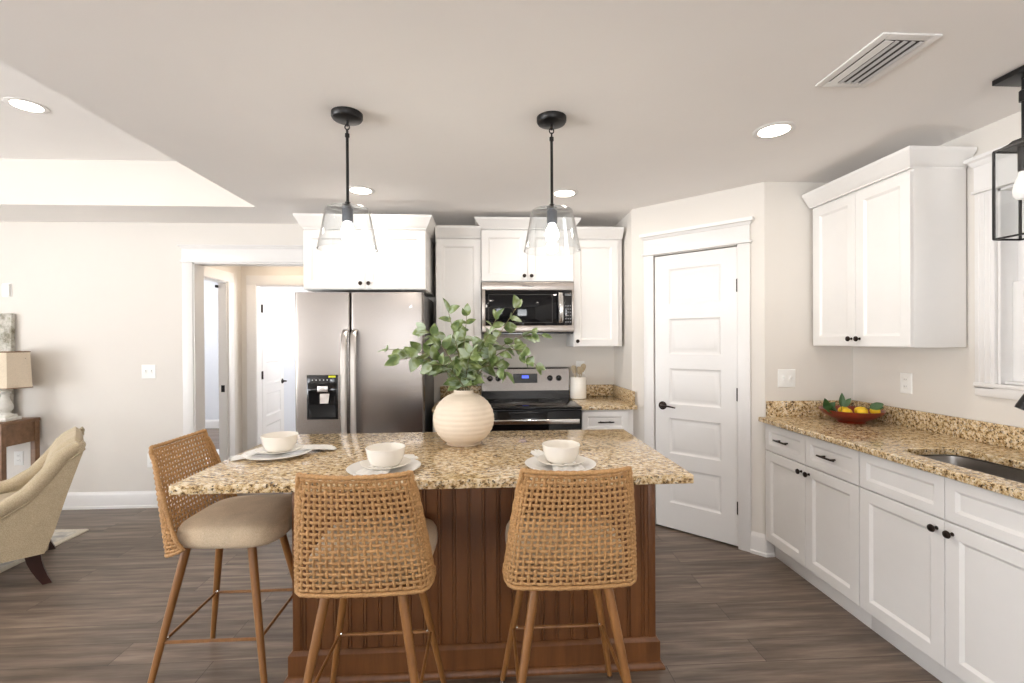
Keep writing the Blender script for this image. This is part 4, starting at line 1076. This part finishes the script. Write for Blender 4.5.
lemon(BX - .055, BY - .035, z + .072, .028, 20, 'yellow lemon at the left in the red-brown bowl')
lemon(BX + .0, BY - .085, z + .078, .028, 70, 'yellow lemon at the front middle of the red-brown bowl')
lemon(BX + .045, BY - .02, z + .078, .029, -30, 'yellow lemon in the middle of the red-brown bowl')
lemon(BX + .075, BY - .088, z + .086, .026, 80, 'yellow lemon at the right in the red-brown bowl')
lemon(BX + .0, BY + .06, z + .070, .028, 10, 'yellow lemon at the back of the red-brown bowl')
for k, (x, y, zz, dx_, dy_, dz_, L_, W_, lab) in enumerate(((-.13, .03, .075, -.3, -.3, .7, .075, .022, 'dark green leaf sprig standing at the left rim of the fruit bowl'), (-.12, -.03, .07, -.9, -.1, .35, .08, .024, 'dark green leaf sprig lying over the left rim of the fruit bowl'), (-.045, .02, .09, .05, -.05, 1, .085, .017, 'tallest green leaf standing upright in the fruit bowl'), (.03, -.10, .10, .5, -.5, .3, .07, .02, 'dark green leaf sprig at the front of the fruit bowl'), (.10, -.03, .09, .8, -.3, .4, .07, .02, 'dark green leaf sprig at the right side of the fruit bowl'))):
    mb = MB(); b_ = Vector((BX + x, BY + y, z + zz)); d_ = Vector((dx_, dy_, dz_)).normalized()
    leaf(mb, b_, d_, Vector((-.4, -1, .4)).normalized(), L_, W_); leaf(mb, b_ + Vector((.005, -.008, 0)), (d_ + Vector((.5, -.2, -.1))).normalized(), Vector((-.2, -.8, .8)).normalized(), L_ * .8, W_)
    mb.tube([b_ - d_ * .03, b_ + d_ * .02], .0015, 5)
    tag(obj('leaf_sprig', mb, 'lime', smooth=80), lab, 'leaf', 'green leaves in the fruit bowl')

# ------------------------------------------------------------------ living room corner
# rug
RX0, RX1, RY0, RY1 = -5.6, -3.0, 1.3, 3.68
def rrect(x0, x1, y0, y1, r, z, n=6):
    out = []
    for cx_, cy_, a0_ in ((x1 - r, y1 - r, 0), (x0 + r, y1 - r, 90), (x0 + r, y0 + r, 180), (x1 - r, y0 + r, 270)):
        for k in range(n + 1): a_ = R(a0_ + 90 * k / n); out.append((cx_ + r * math.cos(a_), cy_ + r * math.sin(a_), z))
    return out
rgt = thing('area_rug', 'ivory and grey area rug with cream border under the armchair', 'rug', ((RX0 + RX1) / 2, (RY0 + RY1) / 2, 0))
mb = MB(); mb.rings([rrect(RX0, RX1, RY0, RY1, .03, z_) for z_ in (.0005, .006)] + [rrect(RX0 + .004, RX1 - .004, RY0 + .004, RY1 - .004, .03, .009)] + [rrect(RX0 + .05, RX1 - .05, RY0 + .05, RY1 - .05, .02, .009)], True, False); obj('border', mb, 'rugedge', rgt)
mb = MB(); mb.rings([rrect(RX0 + .05, RX1 - .05, RY0 + .05, RY1 - .05, .02, .002), rrect(RX0 + .05, RX1 - .05, RY0 + .05, RY1 - .05, .02, .0088)]); obj('field', mb, 'rug', rgt)
mb = MB(); mb.rings([rrect(-4.6, -3.15, 5.4, 6.25, .04, .0005), rrect(-4.6, -3.15, 5.4, 6.25, .04, .012)]); tag(obj('bedroom_rug', mb, 'bedrug'), 'white rug on the floor of the room beyond the hall', 'rug')

# armchair, facing -x, near side at y 2.90
AY0, AY1 = 2.895, 3.60
ac = thing('armchair', 'sand upholstered armchair with sloping arms at the left edge', 'armchair', (-2.85, 3.25, 0))
side = [(-2.615, .190), (-2.575, .30), (-2.515, .52), (-2.455, .72), (-2.432, .795), (-2.445, .815)]        # rear outline, bottom to top
def arm_top(x):    # height of the arm line
    pts = [(-3.36, .475), (-3.2, .47), (-3.0, .465), (-2.88, .465), (-2.78, .488), (-2.68, .550), (-2.60, .645), (-2.53, .745), (-2.43, .822)]
    for (a_, b_), (c_, d_) in zip(pts, pts[1:]):
        if a_ <= x <= c_: return b_ + (d_ - b_) * (x - a_) / (c_ - a_)
    return .52
def rear_x(z): 
    p = side
    for (a_, b_), (c_, d_) in zip(p, p[1:]):
        if b_ <= z <= d_: return a_ + (c_ - a_) * (z - b_) / (d_ - b_)
    return p[-1][0]
for s_ in (0, 1):
    ya, yb = (AY0, AY0 + .075) if s_ == 0 else (AY1 - .075, AY1)
    poly = [(-3.36, .190)] + [p for p in side]
    xs_ = [-2.47, -2.53, -2.60, -2.68, -2.78, -2.88, -3.0, -3.2, -3.36]
    poly += [(x, arm_top(x)) for x in xs_]
    mb = MB(); mb.prism(poly, ya, yb, 'y'); obj('side_panel', mb, 'armfab', ac)
    # rolled arm
    mb = MB(); xs_ = [-3.38, -3.36, -3.28, -3.2, -3.1, -3.0, -2.94, -2.88, -2.83, -2.78, -2.73, -2.68, -2.64, -2.60, -2.56, -2.53, -2.49, -2.455]
    pts = [(x, (ya + yb) / 2, arm_top(max(x, -3.36)) - .012) for x in xs_]
    mb.tube(pts, [.022, .042] + [.048] * (len(xs_) - 4) + [.044, .036], 14); obj('arm_roll', mb, 'armfab', ac, smooth=70)
    mb = MB(); mb.tube([(x, (AY0 - .001 if s_ == 0 else AY1 + .001), arm_top(max(x, -3.36)) - .05) for x in xs_[1:]], .004, 6); obj('welt', mb, 'armfab', ac, smooth=70)
# back: sloping slab with tufts
mb = MB(); ny, nz = 24, 16; front, back = [], []
tuft = [(y_, z_) for z_ in (.54, .67, .79) for y_ in ([3.07, 3.25, 3.43] if z_ != .67 else [2.99, 3.16, 3.34, 3.51])]
for i in range(nz + 1):
    v = i / nz; fr_, bk_ = [], []
    for j in range(ny + 1):
        y_ = AY0 + .03 + (AY1 - AY0 - .06) * j / ny
        z_ = .32 + (.520 - .10 * (max(0, abs(2 * j / ny - 1) - .6) / .4) ** 2) * v
        d_ = sum(math.exp(-((y_ - a_) ** 2 + (z_ - b_) ** 2) / (2 * .028 ** 2)) for a_, b_ in tuft)
        edge = 1 - max(0, abs(2 * j / ny - 1) - .85) / .15
        rx = rear_x(min(z_, .82)) + max(0, z_ - .82) * .15
        th = .135 * math.sqrt(max(.02, 1 - max(0, v - .80) ** 2 / .042)) 
        fr_.append((rx - th + .025 * d_ - .012 * edge, y_, z_)); bk_.append((rx - (.135 - th) * .35, y_, z_))
    front.append(fr_ + list(reversed(bk_)))
mb.rings(front); obj('tufted_back', mb, 'armfab', ac, smooth=75)
mb = MB(); mb.box(-3.34, -2.70, AY0 + .076, AY1 - .076, .32, .445, .035, 4); obj('seat_cushion', mb, 'armfab', ac, smooth=60)
mb = MB(); mb.box(-3.35, -2.60, AY0 + .02, AY1 - .02, .192, .32, .01); obj('seat_rail', mb, 'armfab', ac)
for x, y_, dx_ in ((-2.665, AY0 + .045, .06), (-2.665, AY1 - .045, .06), (-3.30, AY0 + .045, -.02), (-3.30, AY1 - .045, -.02)):
    zf_ = 0.0 if x > -3 else .0095
    mb = MB(); lo = []
    for t in (0, .25, .5, .75, 1):
        cx_ = x + dx_ * t ** 1.6; h_ = .034 - .014 * t; zz = .195 - (.195 - zf_) * t
        lo.append([(cx_ - h_, y_ - h_ * .8, zz), (cx_ + h_, y_ - h_ * .8, zz), (cx_ + h_, y_ + h_ * .8, zz), (cx_ - h_, y_ + h_ * .8, zz)])
    mb.rings(lo); obj('leg', mb, 'darkwood', ac, smooth=50)

_P = Vector((-2.605, 2.94, 0)); _Rm = Matrix.Rotation(R(40), 3, 'Z')
ac.location = Vector((-2.600, 2.885, 0)) + _Rm @ (ac.location - _P); ac.rotation_euler = (0, 0, R(40))

# console table
cn = thing('console_table', 'brown wooden console table against the wall at far left', 'console table', (-4.3, 3.96, 0))
KX1, KX0, KY0, KY1, KZ = -3.755, -4.85, 3.80, 4.12, .79
obj('tabletop', MB().box(KX0, KX1, KY0, KY1, KZ - .028, KZ, .003), 'console', cn)
for x in (KX0 + .004, KX1 - .044):
    for y_ in (KY0 + .004, KY1 - .044): obj('leg', MB().box(x, x + .04, y_, y_ + .04, 0, KZ - .028, .002), 'console', cn)
mb = MB(); mb.box(KX1 - .034, KX1 - .012, KY0 + .044, KY1 - .044, KZ - .19, KZ - .028); mb.box(KX0 + .012, KX0 + .034, KY0 + .044, KY1 - .044, KZ - .19, KZ - .028); mb.box(KX0 + .044, KX1 - .044, KY1 - .034, KY1 - .012, KZ - .19, KZ - .028)
obj('apron', mb, 'console', cn)
for a_, b_ in ((KX0 + .05, (KX0 + KX1) / 2 - .005), ((KX0 + KX1) / 2 + .005, KX1 - .05)):
    d_ = obj('drawer', MB().box(a_, b_, KY0 + .006, KY0 + .26, KZ - .185, KZ - .034, .003), 'console', cn)
    obj('knob', MB().sphere(((a_ + b_) / 2, KY0 - .006, KZ - .11), .012, 12), 'bronze', d_)
# lamp
LX, LY = -3.875, 3.955
tl = thing('table_lamp', 'table lamp with beige faceted shade and white baluster base', 'lamp', (LX, LY, KZ))
mb = MB(); mb.box(LX - .065, LX + .065, LY - .065, LY + .065, KZ + .0005, KZ + .03, .004); mb.box(LX - .05, LX + .05, LY - .05, LY + .05, KZ + .03, KZ + .05, .004)
mb.lathe([(.045, .05), (.030, .058), (.026, .068), (.042, .085), (.050, .105), (.046, .130), (.030, .165), (.022, .200), (.020, .215), (.034, .222), (.036, .232), (.022, .240), (.045, .248), (.050, .262), (.02, .268), (.012, .30)], 28, (LX, LY, KZ)); obj('baluster_base', mb, 'whitewash', tl)
mb = MB(); lo = []
for r_, z_ in ((.186, 1.055), (.170, 1.345), (.167, 1.345), (.183, 1.056)): lo.append([(LX + r_ * math.cos(R(60 * k + 12)), LY + r_ * .82 * math.sin(R(60 * k + 12)), z_) for k in range(6)])
mb.rings(lo + [lo[0]], False, False); obj('lamp_shade', mb, 'shade', tl, smooth=20)
mb = MB()
for z_, r_ in ((1.056, .187), (1.343, .171)): mb.tube([(LX + r_ * math.cos(R(60 * k + 12)), LY + r_ * .82 * math.sin(R(60 * k + 12)), z_) for k in range(7)], .004, 6)
obj('shade_trim', mb, 'console', tl)
mb = MB(); mb.tube([(LX, LY, KZ + .29), (LX, LY, 1.29)], .006, 8); mb.tube([(LX - .16, LY, 1.29), (LX + .16, LY, 1.29)], .002, 6); mb.tube([(LX, LY - .125, 1.29), (LX, LY + .125, 1.29)], .002, 6); obj('harp', mb, 'bronze', tl)
# painting leaning on the wall
Mx = Matrix.Translation((-4.40, 4.085, KZ + .001)) @ Matrix.Rotation(R(-1.6), 4, 'X')
mb = MB(Mx); mb.box(-.43, .43, 0, .035, 0, .872, .004); mb.M = Matrix.Identity(4)
tag(obj('canvas_painting', mb, 'art'), 'grey and green abstract canvas leaning on the wall behind the lamp', 'painting')
